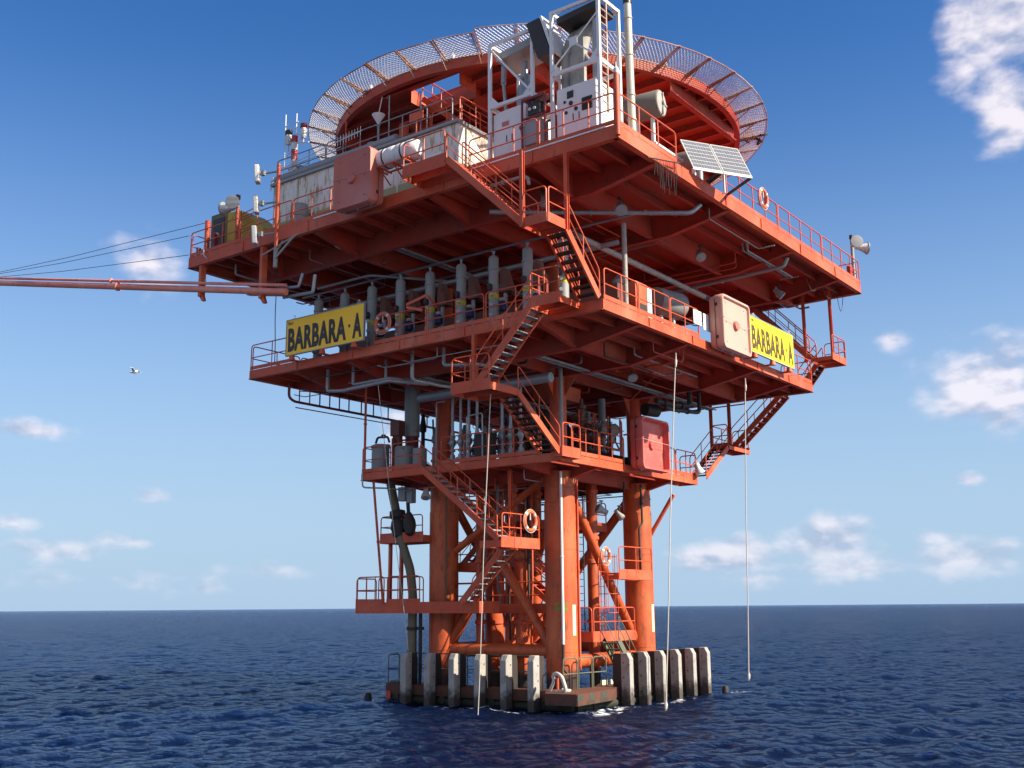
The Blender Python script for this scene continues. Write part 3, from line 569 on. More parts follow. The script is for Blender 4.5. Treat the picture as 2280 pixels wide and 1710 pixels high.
# ladders
def ladder(lb, x, y, z0, z1, dx, dy, cage=False, mt=None, w=.42):
    t = thing('ladder', lb, 'ladder', (x, y, z0), 'ladders between the platforms'); mt = mt or ORR; m = M()
    for k in (-1, 1): m.tube((x+dx*k*w/2, y+dy*k*w/2, z0), (x+dx*k*w/2, y+dy*k*w/2, z1), .025, 6)
    build('side_rail', m, mt, t); m = M(); n = int((z1-z0)/.3)
    for i in range(n): z = z0+.15+i*.3; m.tube((x-dx*w/2, y-dy*w/2, z), (x+dx*w/2, y+dy*w/2, z), .014, 5)
    build('rungs', m, mt, t)
    if cage:
        m = M(); cx, cy = x+dy*-.35, y-dx*.35
        for z in np.arange(z0+.9, z1, .75): m.path([(cx+.36*math.cos(a), cy+.36*math.sin(a), z) for a in np.linspace(0, 2*math.pi, 13)[:-1]], .014, 4, closed=True)
        for a in np.linspace(0, 2*math.pi, 8)[:-1]: m.tube((cx+.36*math.cos(a), cy+.36*math.sin(a), z0+.9), (cx+.36*math.cos(a), cy+.36*math.sin(a), z1), .012, 4)
        build('safety_cage', m, mt, t)
ladder('red caged ladder between the two platforms right of the nearest leg', -.2, -3.1, 2.85, 6.1, 1, 0, True)
ladder('dark ladder behind, seen against the sea left of the casings', .4, 3.6, .9, 4.2, 0, 1, mt=DRK)
ladder('ladder rising behind the shaded leg to the lower deck', 1.2, -1.2, 2.9, 9.0, 1, 0, mt=DRK)
# ---------------------------------------------------------------- helideck
HZ = 24.86; HR = 9.22
def circ(a0, a1, n, r=HR): return [(r*math.cos(a0+(a1-a0)*k/n), r*math.sin(a0+(a1-a0)*k/n)) for k in range(n+1)]
t = thing('helideck', 'round orange helicopter deck with a ring of wire safety nets', 'helideck', (0, 0, 24.3))
m = M(); xa, xb, ya, yb = -8.07, -7.05, -2.0, .55
aa = math.acos(xa/HR); ab = math.acos(xb/HR); a1 = math.asin(yb/HR); a2 = math.asin(ya/HR)
def slab(pts): m.prism([(x, y, HZ-.12) for x, y in pts], (0, 0, .12))
slab(circ(aa, 2*math.pi-aa, 16)); slab(circ(-ab, ab, 90))
slab([(xb, yb), (xb, HR*math.sin(ab))]+[(HR*math.cos(a), HR*math.sin(a)) for a in np.linspace(ab, aa, 5)[1:]]+[(xa, yb)])
slab([(xb, ya), (xa, ya)]+[(HR*math.cos(-a), HR*math.sin(-a)) for a in np.linspace(aa, ab, 5)])
build('deck_plate', m, ORD, t)
m = M(); n = 120
for r0, r1, z0, z1 in ((HR-.01, HR+.03, HZ-.42, HZ+.03), (HR-.20, HR-.012, HZ-.42, HZ-.39)):
    vs = []; 
    for k in range(n): a = 2*math.pi*k/n; c, s_ = math.cos(a), math.sin(a); vs += [(r0*c, r0*s_, z0), (r1*c, r1*s_, z0), (r1*c, r1*s_, z1), (r0*c, r0*s_, z1)]
    fs = []
    for k in range(n):
        i = 4*k; j = 4*((k+1) % n)
        for q in range(4): fs.append((i+q, i+(q+1) % 4, j+(q+1) % 4, j+q))
    m.add(vs, fs)
build('ring_beam', m, ORD, t)
for y in (-8.55, -5.2, -1.75, 1.75, 5.2, 8.4):
    x = math.sqrt((HR-.2)**2-y*y); xs_ = -x if abs(y) > 3 else -6.9
    m = M(); m.ibeam((xs_, y, HZ-.52), (x, y, HZ-.52), .24, .8, .03); build('main_beam', m, ORD, t)
for x in np.arange(-8.7, 8.8, 1.16):
    y = math.sqrt((HR-.2)**2-x*x); m = M()
    if xa-.2 < x < xb+.2: m.ibeam((x, .65, HZ-.26), (x, y, HZ-.26), .14, .26, .02); build('joist', m, ORD, t); m = M(); m.ibeam((x, -y, HZ-.26), (x, ya-.2, HZ-.26), .14, .26, .02)
    else: m.ibeam((x, -y, HZ-.26), (x, y, HZ-.26), .14, .26, .02)
    build('joist', m, ORD, t)
m = M(); m.box(xb, xb+.03, ya, yb, HZ-.75, HZ-.121); m.box(xa, xb, yb, yb+.03, HZ-.6, HZ-.121); m.box(xa, xb, ya-.03, ya, HZ-.6, HZ-.121); build('hatch_coaming', m, OR, t)
for x, y in ((-5.2, -5.2), (-5.2, 5.2), (5.2, -5.2), (5.2, 5.2), (-1, 5.2), (-7.2, 1.75)):
    m = M(); m.tube((x, y, TZ), (x, y, HZ-.92), .20, 16); build('support_column', m, OR, t, smooth=True)
rng = random.Random(3)
def netpanel(par, lift, jit):
    ha = math.radians(4.5)-.006; e = 0; o = M(); r0, r1 = HR+.03, 10.47; z0, z1 = HZ+.0, HZ+.22+lift
    def P_(u, v): a = -ha+2*ha*u; r = r0+(r1-r0)*v; sag = -.07*math.sin(math.pi*u)*math.sin(math.pi*v); return Vector((r*math.cos(a), r*math.sin(a), z0+(z1-z0)*v+sag))
    o.path([P_(0, 0), P_(0, 1), P_(.5, 1), P_(1, 1), P_(1, 0), P_(.5, 0)], .024, 6, closed=True)
    fr = build('net_frame', o, RUS, par, smooth=True)
    w = M(); nn = 9; mv = 7
    def line(u0, v0, u1, v1):
        pts = [P_(u0+(u1-u0)*k/3, v0+(v1-v0)*k/3) for k in range(4)]; w.path(pts, .0135, 3)
    for i in range(-mv, nn+1):
        for dr in (1, -1):
            a, b = i/nn, (i+mv)/nn; ua, va, ub, vb = a, 0, b, 1
            if ua < 0: va = -ua/(ub-ua); ua = 0
            if ub > 1: vb = va+(1-ua)/(b-ua)*(1-va) if a < 0 else (1-a)/(b-a); ub = 1
            if vb-va < .02: continue
            if dr > 0: line(ua, va, ub, vb)
            else: line(1-ua, va, 1-ub, vb)
    nt_ = build('net_mesh', w, WIRE, fr)
    return fr
def arm(par):
    o = M()
    for s_ in (-.06, .06): o.tube((HR-.1, s_, HZ-.1), (10.49, s_*.6, HZ+.22), .028, 6)
    o.tube((HR+.02, 0, HZ-.42), (9.9, 0, HZ+.04), .022, 6); return build('net_arm', o, RUS, par, smooth=True)
f0 = netpanel(t, 0, 0); a0_ = arm(t)
for k in range(40):
    ang = math.radians(9*k+4.2)
    if k == 0: fr, ar = f0, a0_
    else:
        fr = f0.copy(); C.collection.objects.link(fr); ar = a0_.copy(); C.collection.objects.link(ar)
        nm_ = f0.children[0].copy(); C.collection.objects.link(nm_); nm_.parent = fr
    o0 = ORG[t.name]
    for ob, ex in ((fr, 4.5), (ar, 0)):
        R_ = Matrix.Rotation(ang+math.radians(ex), 4, 'Z')
        tilt = Matrix.Translation((HR, 0, HZ-o0.z)) @ Matrix.Rotation(math.radians(rng.uniform(-1.6, 1.6)-(9 if k in (22, 23) and ex else 0)), 4, 'Y') @ Matrix.Translation((-HR, 0, -(HZ-o0.z)))
        ob.parent = t; ob.matrix_local = R_ @ (tilt if ex else Matrix.Identity(4))
m = M()
for k in range(0, 40, 3):
    a = math.radians(9*k+6); m.lathe([(.07, 0), (.08, .12), (.04, .18), (.001, .2)], ((HR+.02)*math.cos(a), (HR+.02)*math.sin(a), HZ+.03), n=8)
build('perimeter_light', m, LAMPW, t, smooth=True)
stair('stairway climbing through the hatch of the round helideck', (-7.5, .45, HZ-.25), (-7.5, -2.6, 22.1), (1, 0, 0), 12, w=.6, hand=(1, 1))
# tangled bundle hooked on the net, right
m = M(); rr_ = random.Random(5)
for k in range(9):
    a = Vector((5.05+rr_.random()*.6, -8.7+rr_.random()*.5, HZ+.1+rr_.random()*.35)); m.path([a, a+Vector((rr_.uniform(-.4, .4), rr_.uniform(-.4, .4), rr_.uniform(-.3, .3))), a+Vector((rr_.uniform(-.5, .5), rr_.uniform(-.5, .5), rr_.uniform(-.3, .3)))], .05, 6, .1)
build('windsock_bundle', m, DRK, smooth=True, label='dark tangled bundle caught on the safety net at the right', category='cloth')
# ---------------------------------------------------------------- white building on the upper deck
t = thing('deckhouse', 'long rust-stained white cabin on the shaded side of the upper deck', 'cabin', (-6.5, 2.1, TZ))
m = M(); m.box(-9.3, -4.2, -2.95, 7.4, TZ+.002, 21.9); build('wall', m, DHW, t)
m = M(); m.box(-9.306, -9.301, -2.8, 7.3, 19.75, 20.15); m.box(-9.2, -7.2, -2.956, -2.951, 19.4, 20.0); build('painted_stripe', m, OLV, t)
m = M(); m.box(-9.42, -4.1, -3.05, 7.5, 21.9, 22.02); build('roof', m, GRY, t)
m = M(); m.tube((-9.25, 7.3, 22.18), (-9.25, .2, 22.18), .17, 14); m.tube((-8.9, 7.0, 22.2), (-8.9, -.6, 22.2), .12, 12); build('roof_duct', m, GRY, t, smooth=True)
m = M()
for y in np.arange(-2.2, 7.2, 1.15): m.box(-9.335, -9.303, y-.03, y+.03, TZ+.05, 21.86)
build('wall_batten', m, DHW, t)
m = M(); m.box(-9.33, -9.306, -2.2, -1.3, TZ+.2, 20.95); build('door', m, WHT, t)
m = M(); m.box(-9.345, -9.331, -1.95, -1.6, 20.55, 20.72); build('notice', m, REDP, t)
for y0, y1 in ((7.2, 4.2), (4.15, 1.2), (1.15, -2.7)): rail_panel(t, (-9.32, y0, 22.02), (-9.32, y1, 22.02), 1.0, 2, GRY, drop=0)
rail_panel(t, (-9.2, -2.97, 22.02), (-7.3, -2.97, 22.02), 1.0, 1, ORR, drop=0)
guard('railing round the foot of the helideck stair on the cabin roof', (-8.6, -2.6, 22.02), (-8.6, .6, 22.02), 2, 1, toe=False)
m = M(); m.box(-8.9, -8.1, 6.2, 7.0, 22.03, 22.75); build('roof_cabinet', m, GRY, label='grey box on the far end of the cabin roof', category='box', bevel=.02)
m = M(); m.lathe([(.02, 0), (.28, .0), (.30, .5), (.03, .55)], (-8.7, 2.0, 22.1), n=20); build('roof_fan', m, GRN, smooth=True, label='round grey fan housing on the cabin roof', category='fan')
m = M(); m.lathe([(.27, 0), (.24, .05), (.02, .42)], (-9.2, 1.3, 23.5), (0, 0, -1), 16); m.tube((-9.2, 1.3, 23.5), (-9.1, 1.2, 24.3), .015); build('cone_marker', m, WHT, label='white cone hanging under the helideck above the cabin roof', category='cone')
for x, y, z1 in ((-9.0, .9, 24.3), (-9.1, -.9, 23.9), (-9.15, 3.2, 23.8)): m = M(); m.path([(x, y, 22.05), (x, y, z1), (x+.1, y+.25, z1)], .025, 6); build('vent_pipe', m, ORR if y > 2 else PIPE, smooth=True, label={.9: 'thin grey vent pipe by the hatch of the helideck', -.9: 'thin bent vent pipe near the roof corner', 3.2: 'thin orange-brown pole on the middle of the cabin roof'}[y], category='pipe')
m = M(); m.box(-9.32, -9.28, -1.2, -.5, 22.6, 22.95); m.tube((-9.3, -.85, 21.2), (-9.3, -.85, 22.6), .03); build('roof_sign', m, OR, label='small orange-brown board on a post at the cabin roof edge', category='sign')
m = M(); m.box(-10.1, -9.35, 4.9, 5.6, TZ+.01, TZ+.25); m.lathe([(.34, .25), (.36, .3), (.36, 1.45), (.34, 1.5), (.02, 1.52)], (-9.75, 5.2, TZ), n=24); m.lathe([(.37, .95), (.385, .96), (.385, 1.2), (.37, 1.21)], (-9.75, 5.2, TZ), n=24)
build('filter_drum', m, CON, smooth=True, label='stained cream cylinder against the white cabin wall', category='drum')
# ---------------------------------------------------------------- generator sets
def cab(lb, x0, x1, y0, y1, z1, slope):
    t = thing('generator_cabinet', lb, 'cabinet', ((x0+x1)/2, (y0+y1)/2, TZ), 'white machinery cabinets'); m = M()
    m.prism([(x0, y0, TZ+.05), (x0, y1, TZ+.05), (x0, y1, z1-slope), (x0, y1-.5, z1), (x0, y0, z1)], (x1-x0, 0, 0)); build('body', m, WHT, t, bevel=.02)
    m = M(); m.box(x0-.012, x0-.002, y0+.08, (y0+y1)/2-.02, TZ+.2, z1-.35); m.box(x0-.012, x0-.002, (y0+y1)/2+.02, y1-.08, TZ+.2, z1-.35); build('door', m, WHT, t, bevel=.006)
    m = M(); ym = (y0+y1)/2
    for dy in (-.12, .12): m.tube((x0-.03, ym+dy, 20.1), (x0-.03, ym+dy, 20.35), .015, 6)
    build('door_handle', m, DRK, t); return t
t = cab('plain white cabinet left, with a sloping top and a dark duct over it', -9.95, -8.3, -6.6, -5.15, 21.35, .08)
m = M(); m.box(-9.97, -9.955, -5.85, -5.55, 20.72, 20.9); build('plate', m, PINK, t)
t = cab('white cabinet with gauges and a black louvre in the sunlit corner', -9.95, -8.6, -9.5, -7.9, 21.4, .0)
m = M()
for y, z, r in ((-8.25, 20.85, .05), (-8.5, 20.75, .08), (-8.3, 20.45, .06), (-8.7, 20.5, .07)): m.lathe([(r, 0), (r, .03), (.001, .04)], (-9.965, y, z), (-1, 0, 0), 12)
m.box(-9.985, -9.965, -8.6, -8.35, 20.95, 21.2); build('gauge', m, DRK, t)
m = M(); m.box(-9.99, -9.965, -9.35, -8.95, 20.35, 20.8)
for k in range(6): m.box(-10.01, -9.99, -9.35, -8.95, 20.37+k*.07, 20.40+k*.07)
build('louvre', m, DRK, t)
def frame(lb, x0, x1, y0, y1, z1, zm, lad=False):
    t = thing('steel_frame', lb, 'frame', ((x0+x1)/2, (y0+y1)/2, TZ), 'white steel frames over the generators')
    for x in (x0, x1):
        for y in (y0, y1): m = M(); m.bar((x, y, TZ+.02), (x, y, z1), .11, .11, (1, 0, 0)); build('post', m, WHT, t)
    for z in (z1-.06, zm):
        for x in (x0, x1): m = M(); m.bar((x, y0+.056, z), (x, y1-.056, z), .10, .12); build('crossbeam', m, WHT, t)
        for y in (y0, y1): m = M(); m.bar((x0+.056, y, z), (x1-.056, y, z), .10, .12); build('crossbeam', m, WHT, t)
    m = M(); X = x0-.03
    if lad: m.bar((X, y1, z1-.7), (X, y0, zm+.1), .05, .05); m.bar((X-.05, y0, z1-.7), (X-.05, y1, zm+.1), .035, .035); m.box(X-.075, X-.06, (y0+y1)/2-.16, (y0+y1)/2+.16, (z1+zm)/2-.42, (z1+zm)/2-.1)
    else: m.bar((X, y1, z1-.2), (X, y0+.1, zm+.15), .09, .07)
    for s_, y in ((1, y0), (-1, y1)): m.prism([(X-.01, y, zm+.5), (X-.01, y+s_*.42, zm+.05), (X-.01, y, zm+.05)], (.012, 0, 0))
    build('diagonal', m, WHT, t)
    if lad:
        m = M()
        for k in range(14): m.bar((x0+.06, y0-.01, 20.5+k*.26), (x0+.45, y0-.01, 20.5+k*.26), .04, .03)
        m.bar((x0+.48, y0-.01, 20.2), (x0+.48, y0-.01, z1), .06, .06, (1, 0, 0)); build('side_ladder', m, RUS, t)
    return t
frame('lower white steel frame over the plain cabinet', -10.05, -8.3, -6.97, -5.08, 24.05, 21.55)
frame('tall white steel frame over the gauge cabinet, with cross braces and ladder', -10.05, -8.75, -9.72, -7.8, 24.35, 21.95, True)
t = thing('exhaust_duct', 'dark rectangular exhaust duct with a black open mouth above the plain cabinet', 'duct', (-9.1, -6.2, 23.4))
m = M(); m.bar((-9.2, -5.2, 23.55), (-9.2, -7.0, 23.75), 1.3, .28); build('duct_body', m, GRY, t)
m = M(); m.prism([(-10.25, -6.85, 24.15), (-10.25, -7.4, 24.2), (-10.05, -7.75, 22.85), (-10.05, -7.2, 22.8)], (1.0, 0, 0)); build('mouth', m, BLK, t)
m = M(); m.prism([(-10.24, -7.42, 24.24), (-10.04, -7.77, 22.88), (-10.04, -7.86, 22.9), (-10.24, -7.5, 24.26)], (1.0, 0, 0)); build('cover', m, WHT, t)
m = M(); m.tube((-9.5, -5.4, 21.3), (-9.6, -5.35, 22.6), .06); m.tube((-9.6, -5.35, 22.6), (-9.5, -5.3, 23.4), .1, 10); build('exhaust_pipe', m, PIPE, smooth=True, label='silver pipe rising left inside the lower white frame', category='pipe')
m = M(); m.lathe([(.30, 0), (.30, .9), (.20, 1.1), (.20, 1.45), (.12, 1.5), (.12, 2.0)], (-9.3, -6.1, 21.36), n=20); m.tube((-9.75, -6.2, 22.55), (-9.0, -5.9, 22.75), .07); build('silencer', m, PIPE, smooth=True, label='grey silencer with a stub pipe inside the lower white frame', category='silencer')
t = thing('radiator_cowl', 'stained grey curved ducts behind the braces of the tall white frame', 'duct', (-9, -8.6, 21.5))
m = M()
for y, r in ((-8.0, .22), (-8.45, .30)): m.path([(-9.4, y, 21.45), (-9.4, y, 22.8), (-9.2, y-.1, 23.6), (-8.9, y-.4, 23.9)], r, 12, .4)
build('duct_bend', m, CON, t, smooth=True)
m = M(); m.bar((-9.4, -7.95, 24.0), (-9.4, -9.6, 24.12), 1.1, .22); build('fan_slab', m, DRK, t)
m = M(); m.bar((-9.4, -8.0, 24.14), (-9.4, -9.55, 24.26), 1.0, .04); build('slab_edge', m, GRY, t)
m = M(); m.tube((-9.5, -9.3, 21.45), (-9.5, -9.3, 23.8), .16, 14); m.tube((-9.35, -8.9, 22.4), (-9.35, -8.3, 23.4), .09, 10); build('silver_pipe', m, PIPE, t, smooth=True)
t = thing('flue_stack', 'tall cream flue pipe with a black cap at the sunlit corner', 'chimney', (-8.25, -9.85, TZ))
m = M(); m.tube((-8.2, -9.85, TZ), (-8.3, -9.85, 24.75), .135, 20)
for z in (20.4, 21.3, 22.8, 24.2): m.lathe([(.136, -.03), (.16, -.02), (.16, .02), (.136, .03)], (-8.2-.1*(z-TZ)/5.8, -9.85, z), n=20)
build('flue', m, mat('cream_pipe', (.55, .52, .43), .4, rust=.25, streak=.8), t, smooth=True)
m = M(); m.tube((-8.3, -9.85, 24.75), (-8.3, -9.85, 25.15), .15, 20); build('cap', m, BLK, t, smooth=True)
t = thing('control_rack', 'open maroon rack with dark meters over a grey box between the cabinets', 'rack', (-10.2, -7.1, TZ)); m = M()
for y in (-6.72, -7.68):
    for x in (-10.35, -9.75): m.bar((x, y, TZ+.4), (x, y, 21.2), .06, .06, (1, 0, 0))
for z in (21.2, 20.5): m.bar((-10.35, -6.72, z), (-10.35, -7.68, z), .06, .06); m.bar((-9.75, -6.72, z), (-9.75, -7.68, z), .06, .06)
m.box(-10.38, -9.72, -7.7, -6.7, 21.23, 21.26); build('rack_frame', m, MAR, t)
m = M(); m.box(-10.3, -9.8, -7.45, -6.75, 19.55, 20.45); build('grey_box', m, GRY, t, bevel=.02)
m = M(); m.box(-10.25, -9.9, -7.4, -6.9, 20.65, 21.1); build('meter_panel', m, BLK, t); m = M()
for y in (-7.0, -7.2): m.lathe([(.06, 0), (.06, .05), (.001, .06)], (-10.26, y, 20.85), (-1, 0, 0), 10)
build('meter', m, LAMPW, t)
m = M(); m.path([(-10.1, -6.6, 20.35), (-10.1, -6.45, 20.45), (-10.1, -6.5, 20.15), (-10.05, -6.55, 19.6)], .02, 6, .05); m.lathe([(.07, 0), (.09, .06), (.05, .12)], (-10.2, -6.6, 20.3), (-1, 0, 0), 10); build('hose_reel', m, REDP, smooth=True, label='small red hose valve between the plain cabinet and the grey box', category='valve')
t = thing('light_post', 'short orange corner post topped by a small white lamp', 'lamp', (-11.05, -10.95, TZ))
m = M(); m.tube((-11.07, -10.96, 18.5), (-11.07, -10.96, 20.6), .09, 12); build('post', m, OR, t, smooth=True)
m = M(); m.lathe([(.08, 0), (.09, .16), (.03, .24), (.01, .4)], (-11.07, -10.96, 20.6), n=12); build('lamp_head', m, LAMPW, t, smooth=True)
def tank(lb, c, ax, r, Ln, mt, end=None, legs=True, zb=TZ, nm='tank', grp=None):
    t = thing(nm, lb, 'tank', (c[0], c[1], zb), grp); c = Vector(c); ax = Vector(ax).normalized(); m = M()
    m.lathe([(.01, -.02), (r*.97, -.02), (r, .02), (r, Ln), (r*.97, Ln+.03)], c, ax, 32); build('shell', m, mt, t, smooth=True)
    m = M(); m.lathe([(r*.9, Ln+.03), (r*.9, Ln+.05), (.08, Ln+.09), (.08, Ln+.16), (.001, Ln+.16)], c, ax, 32); s_ = ax.cross(Z).normalized()
    m.bar(c+ax*(Ln+.1)-Z*r*.9, c+ax*(Ln+.1)+Z*r*.8, .05, .05, (1, 0, 0)); m.bar(c+ax*(Ln+.08)-s_*r*.8, c+ax*(Ln+.08)+s_*r*.2, .05, .05); build('end_cover', m, end or mt, t, smooth=True)
    if legs:
        for k in (.25, .75): q = c+ax*Ln*k; m = M(); m.bar((q.x, q.y, zb), (q.x, q.y, q.z-r*.9), .12, .12, (1, 0, 0)); build('leg', m, WHT, t)
    return t
tank('big grey drum with a white end cover under the helideck rim', (-5.9, -8.35, 22.05), (.12, -1, 0), .5, 1.3, DRUM, CON)
tank('smaller cream drum behind the solar panels', (-1.9, -8.0, 21.4), (.12, -1, 0), .38, 1.2, DRUM, CON)
m = M(); m.path([(-1.9, -9.2, TZ), (-1.9, -9.2, 21.5), (-1.6, -9.3, 21.7)], .12, 10, .2); build('goose_neck_pipe', m, PIPE, smooth=True, label='short grey gooseneck vent left of the cream drum', category='pipe')
m = M(); m.box(-7.4, -5.4, -10.3, -9.9, 19.7, 19.78)
for x in (-7.2, -5.6): m.bar((x, -10.1, TZ), (x, -10.1, 19.7), .08, .08, (1, 0, 0))
build('work_bench', m, WHT, label='low white bench behind the short sunlit railing', category='bench')
# ---------------------------------------------------------------- solar panels
t = thing('solar_array', 'pair of solar panels tilted out over the sunlit edge of the upper deck', 'solar panel', (-5.3, -11.7, 18.98))
se = Vector((math.cos(math.radians(-32)), math.sin(math.radians(-32)), 0)); sn = Vector((se.y, -se.x, 0)); su = -sn*.5+Z*.866; BL = Vector((-6.2, -11.06, 19.0))
def solar(p0, wd):
    nrm = se.cross(su).normalized(); nrm = nrm if nrm.dot(sn) > 0 else -nrm; wv = se*wd; dn = su*1.6
    m = M(); m.prism([p0, p0+wv, p0+wv+dn, p0+dn], nrm*.035); pn = build('solar_panel', m, CELW, t); m = M()
    for i in range(10):
        for j in range(7):
            a = p0+wv*((i+.1)/10*.95+.025)+dn*((j+.08)/7*.96+.02)+nrm*.036; m.prism([a, a+wv*.082, a+wv*.082+dn*.115, a+dn*.115], nrm*.004)
    build('cells', m, CELL, pn); m = M(); m.bar(p0-su*.03, p0-su*.03+wv, .06, .07); build('panel_rim', m, WHT, pn)
solar(BL, 1.18); solar(BL+se*1.22, 1.18)
for a, b in (((-3.17, -10.94, 19.0), BL+se*2.36-su*.05), ((-4.75, -10.94, 18.95), BL+se*1.15-su*.05), ((-4.9, -10.94, 18.95), BL+se*1.0-su*.05)): m = M(); m.bar(a, b, .07, .09); build('strut', m, DRK, t)
m = M(); q = BL+se*1.9; m.bar((-3.6, -11.0, 18.9), (-3.6, -11.0, 20.1), .06, .06, (1, 0, 0)); build('upright', m, WHT, t)
# ---------------------------------------------------------------- rafts, boxes, lifebuoys
def shield(lb, c, out, w, h, d, mt, mt2, rimw=.10, rec=.05):
    """rounded tray-like box: out = outward direction, c = centre of the outer face"""
    t = thing('raft_box', lb, 'box', (c[0], c[1], c[2]-h/2), 'rounded plastic boxes hung outside the decks'); c = Vector(c); o = Vector(out); s_ = o.cross(Z).normalized()
    def rr(hw, hh, r, n=6):
        pts = []
        for cx, cz, a0 in ((hw-r, hh-r, 0), (-hw+r, hh-r, 90), (-hw+r, -hh+r, 180), (hw-r, -hh+r, 270)):
            for k in range(n+1): a = math.radians(a0+90*k/n); pts.append((cx+r*math.cos(a), cz+r*math.sin(a)))
        return pts
    m = M(); rings = [(w/2*.93, h/2*.93, .16, -d), (w/2*.97, h/2*.97, .2, -d*.75), (w/2, h/2, .22, -d*.4), (w/2, h/2, .22, -.06), (w/2*.975, h/2*.98, .2, 0), (w/2-rimw, h/2-rimw, .12, 0), (w/2-rimw-.03, h/2-rimw-.03, .12, -rec)]
    vs = []; n = 28
    for hw, hh, r, dd in rings: vs += [c+s_*a+Z*b+o*dd for a, b in rr(hw, hh, r)]
    fs = [(i*n+k, i*n+(k+1) % n, (i+1)*n+(k+1) % n, (i+1)*n+k) for i in range(len(rings)-1) for k in range(n)]+[tuple(range(n)), tuple(range((len(rings)-1)*n, len(rings)*n))]
    m.add(vs, fs); build('shell', m, mt, t, smooth=True)
    m = M(); m.lathe([(.20, -rec+.002), (.20, -rec+.05), (.17, -rec+.10), (.001, -rec+.105)], c, o, 20); build('round_boss', m, mt2, t, smooth=True)
    m = M()
    for a in (-.33, .33):
        for b in (-.36, 0, .36): m.lathe([(.022, -rec+.002), (.022, -rec+.015), (.001, -rec+.017)], c+s_*a*w+Z*b*h, o, 6)
    build('rivet', m, DRK, t)
    for a in (-.36, 0, .36):
        m = M(); q = c+s_*a*w-o*d*.45-Z*(h/2+.004); m.bar(q-s_*.05, q+s_*.05, .10, .02, o); build('latch', m, PIPE, t)
    for b in (-.3, .3):
        m = M(); q = c+s_*(w/2+.006)*(1)-o*d*.45+Z*b*h; m.bar(q-Z*.06, q+Z*.06, .03, .08, o); q = c-s_*(w/2+.006)-o*d*.45+Z*b*h; m.bar(q-Z*.06, q+Z*.06, .03, .08, o); build('hinge_pair', m, DRK, t)
    m = M(); m.path([c+s_*a+Z*b-o*d*.55 for a, b in rr(w/2*1.002, h/2*1.002, .22)], .011, 5, closed=True); build('seam', m, DRK, t, smooth=True)
    m = M(); m.tube(c+s_*w/2+o*.02+Z*.12, c-s_*w/2+o*.02+Z*.08, .008, 5); m.tube(c+s_*w/2*1.01-o*d*.6+Z*.12, c+s_*w/2+o*.02+Z*.12, .008, 5); build('lashing', m, ROPE, t)
    for a in (-.3, .3): m = M(); m.bar(c+s_*a*w-o*(d+.02)+Z*h*.2, c+s_*a*w-o*(d+.55)+Z*h*.2, .06, .06); build('bracket', m, OR, t)
    return t
shield('large faded red box hung on the shaded edge of the upper deck', (-12.0, -.12, 19.5), (-1, 0, 0), 1.95, 2.15, .75, PINK, PINK, .07, .012)
shield('sunbleached pale pink box beside the bright yellow name board', (-.35, -9.75, 14.72), (0, -1, 0), 2.5, 2.15, .6, PALE, PINK, .10, .09)
shield('deep red box on the sunlit edge of the lower deck', (.05, -5.75, 10.45), (0, -1, 0), 2.25, 2.15, .6, REDB, REDB, .09, .26)
t = thing('liferaft_canister', 'white barrel-shaped liferaft canister beside the large faded red box', 'liferaft', (-11.4, -1.8, 20))
m = M(); c = Vector((-11.4, -.95, 20.15)); prof = [(.0, 0), (.26, .0), (.33, .08)]
for k in range(4): a = .1+k*.45; prof += [(.36, a), (.38, a+.1), (.38, a+.32), (.36, a+.40), (.345, a+.425)]
prof += [(.33, 1.92), (.26, 2.0), (0, 2.0)]; m.lathe(prof, c, (0, -1, 0), 28); build('canister', m, WHT, t, smooth=True)
m = M()
for y in (-1.35, -2.25): m.lathe([(.385, 0), (.392, .01), (.392, .05), (.385, .06)], (-11.4, y, 20.15), (0, -1, 0), 28)
build('strap', m, DRK, t)
m = M()
for y in (-1.2, -1.9, -2.6): m.bar((-11.75, y, 19.75), (-11.0, y, 19.75), .05, .05); m.bar((-11.7, y, 19.75), (-11.05, y, 19.25), .04, .04)
m.bar((-11.7, -1.1, 19.77), (-11.7, -2.7, 19.77), .05, .05); m.bar((-11.1, -1.1, 19.77), (-11.1, -2.7, 19.77), .05, .05); build('cradle', m, OR, t)
def buoy(lb, c, nrm, R=.36, r=.075, shell=RING):
    t = thing('lifebuoy', lb, 'lifebuoy', c, 'lifebuoys on the railings'); c = Vector(c); n_ = Vector(nrm).normalized(); a = n_.cross(Z).normalized()
    P_ = lambda R_, th: c+(a*math.cos(th)+Z*math.sin(th))*R_
    m = M(); m.path([P_(R, 2*math.pi*k/28) for k in range(28)], r, 10, closed=True); build('ring', m, shell, t, smooth=True)
    m = M()
    for q in range(4): th = math.pi/4+q*math.pi/2; m.path([P_(R, th+d_) for d_ in (-.13, -.06, 0, .06, .13)], r*1.05, 10)
    build('tape_band', m, WTB, t, smooth=True)
    m = M(); m.path([P_(R*1.25, 2*math.pi*k/16)+n_*.02 for k in range(16)], .012, 5, closed=True); m.tube(c+Z*R, c+Z*R*.1, .03); build('grab_line', m, ROPE, t, smooth=True)
buoy('lifebuoy on the sunlit landing beside the nearest leg', (-4.8, -2.85, 7.22), (0, -1, 0))
buoy('lifebuoy on the long sunlit railing of the upper deck, right of the solar panels', (-.12, -11.02, 19.75), (0, -1, 0))
buoy('lifebuoy on the shaded middle deck railing right of the name board', (-9.16, .9, 14.75), (-1, 0, 0))
buoy('small red and white lifebuoy at the caged platform right of the nearest leg', (-.75, -3.68, 6.0), (0, -1, 0), .3, .06)
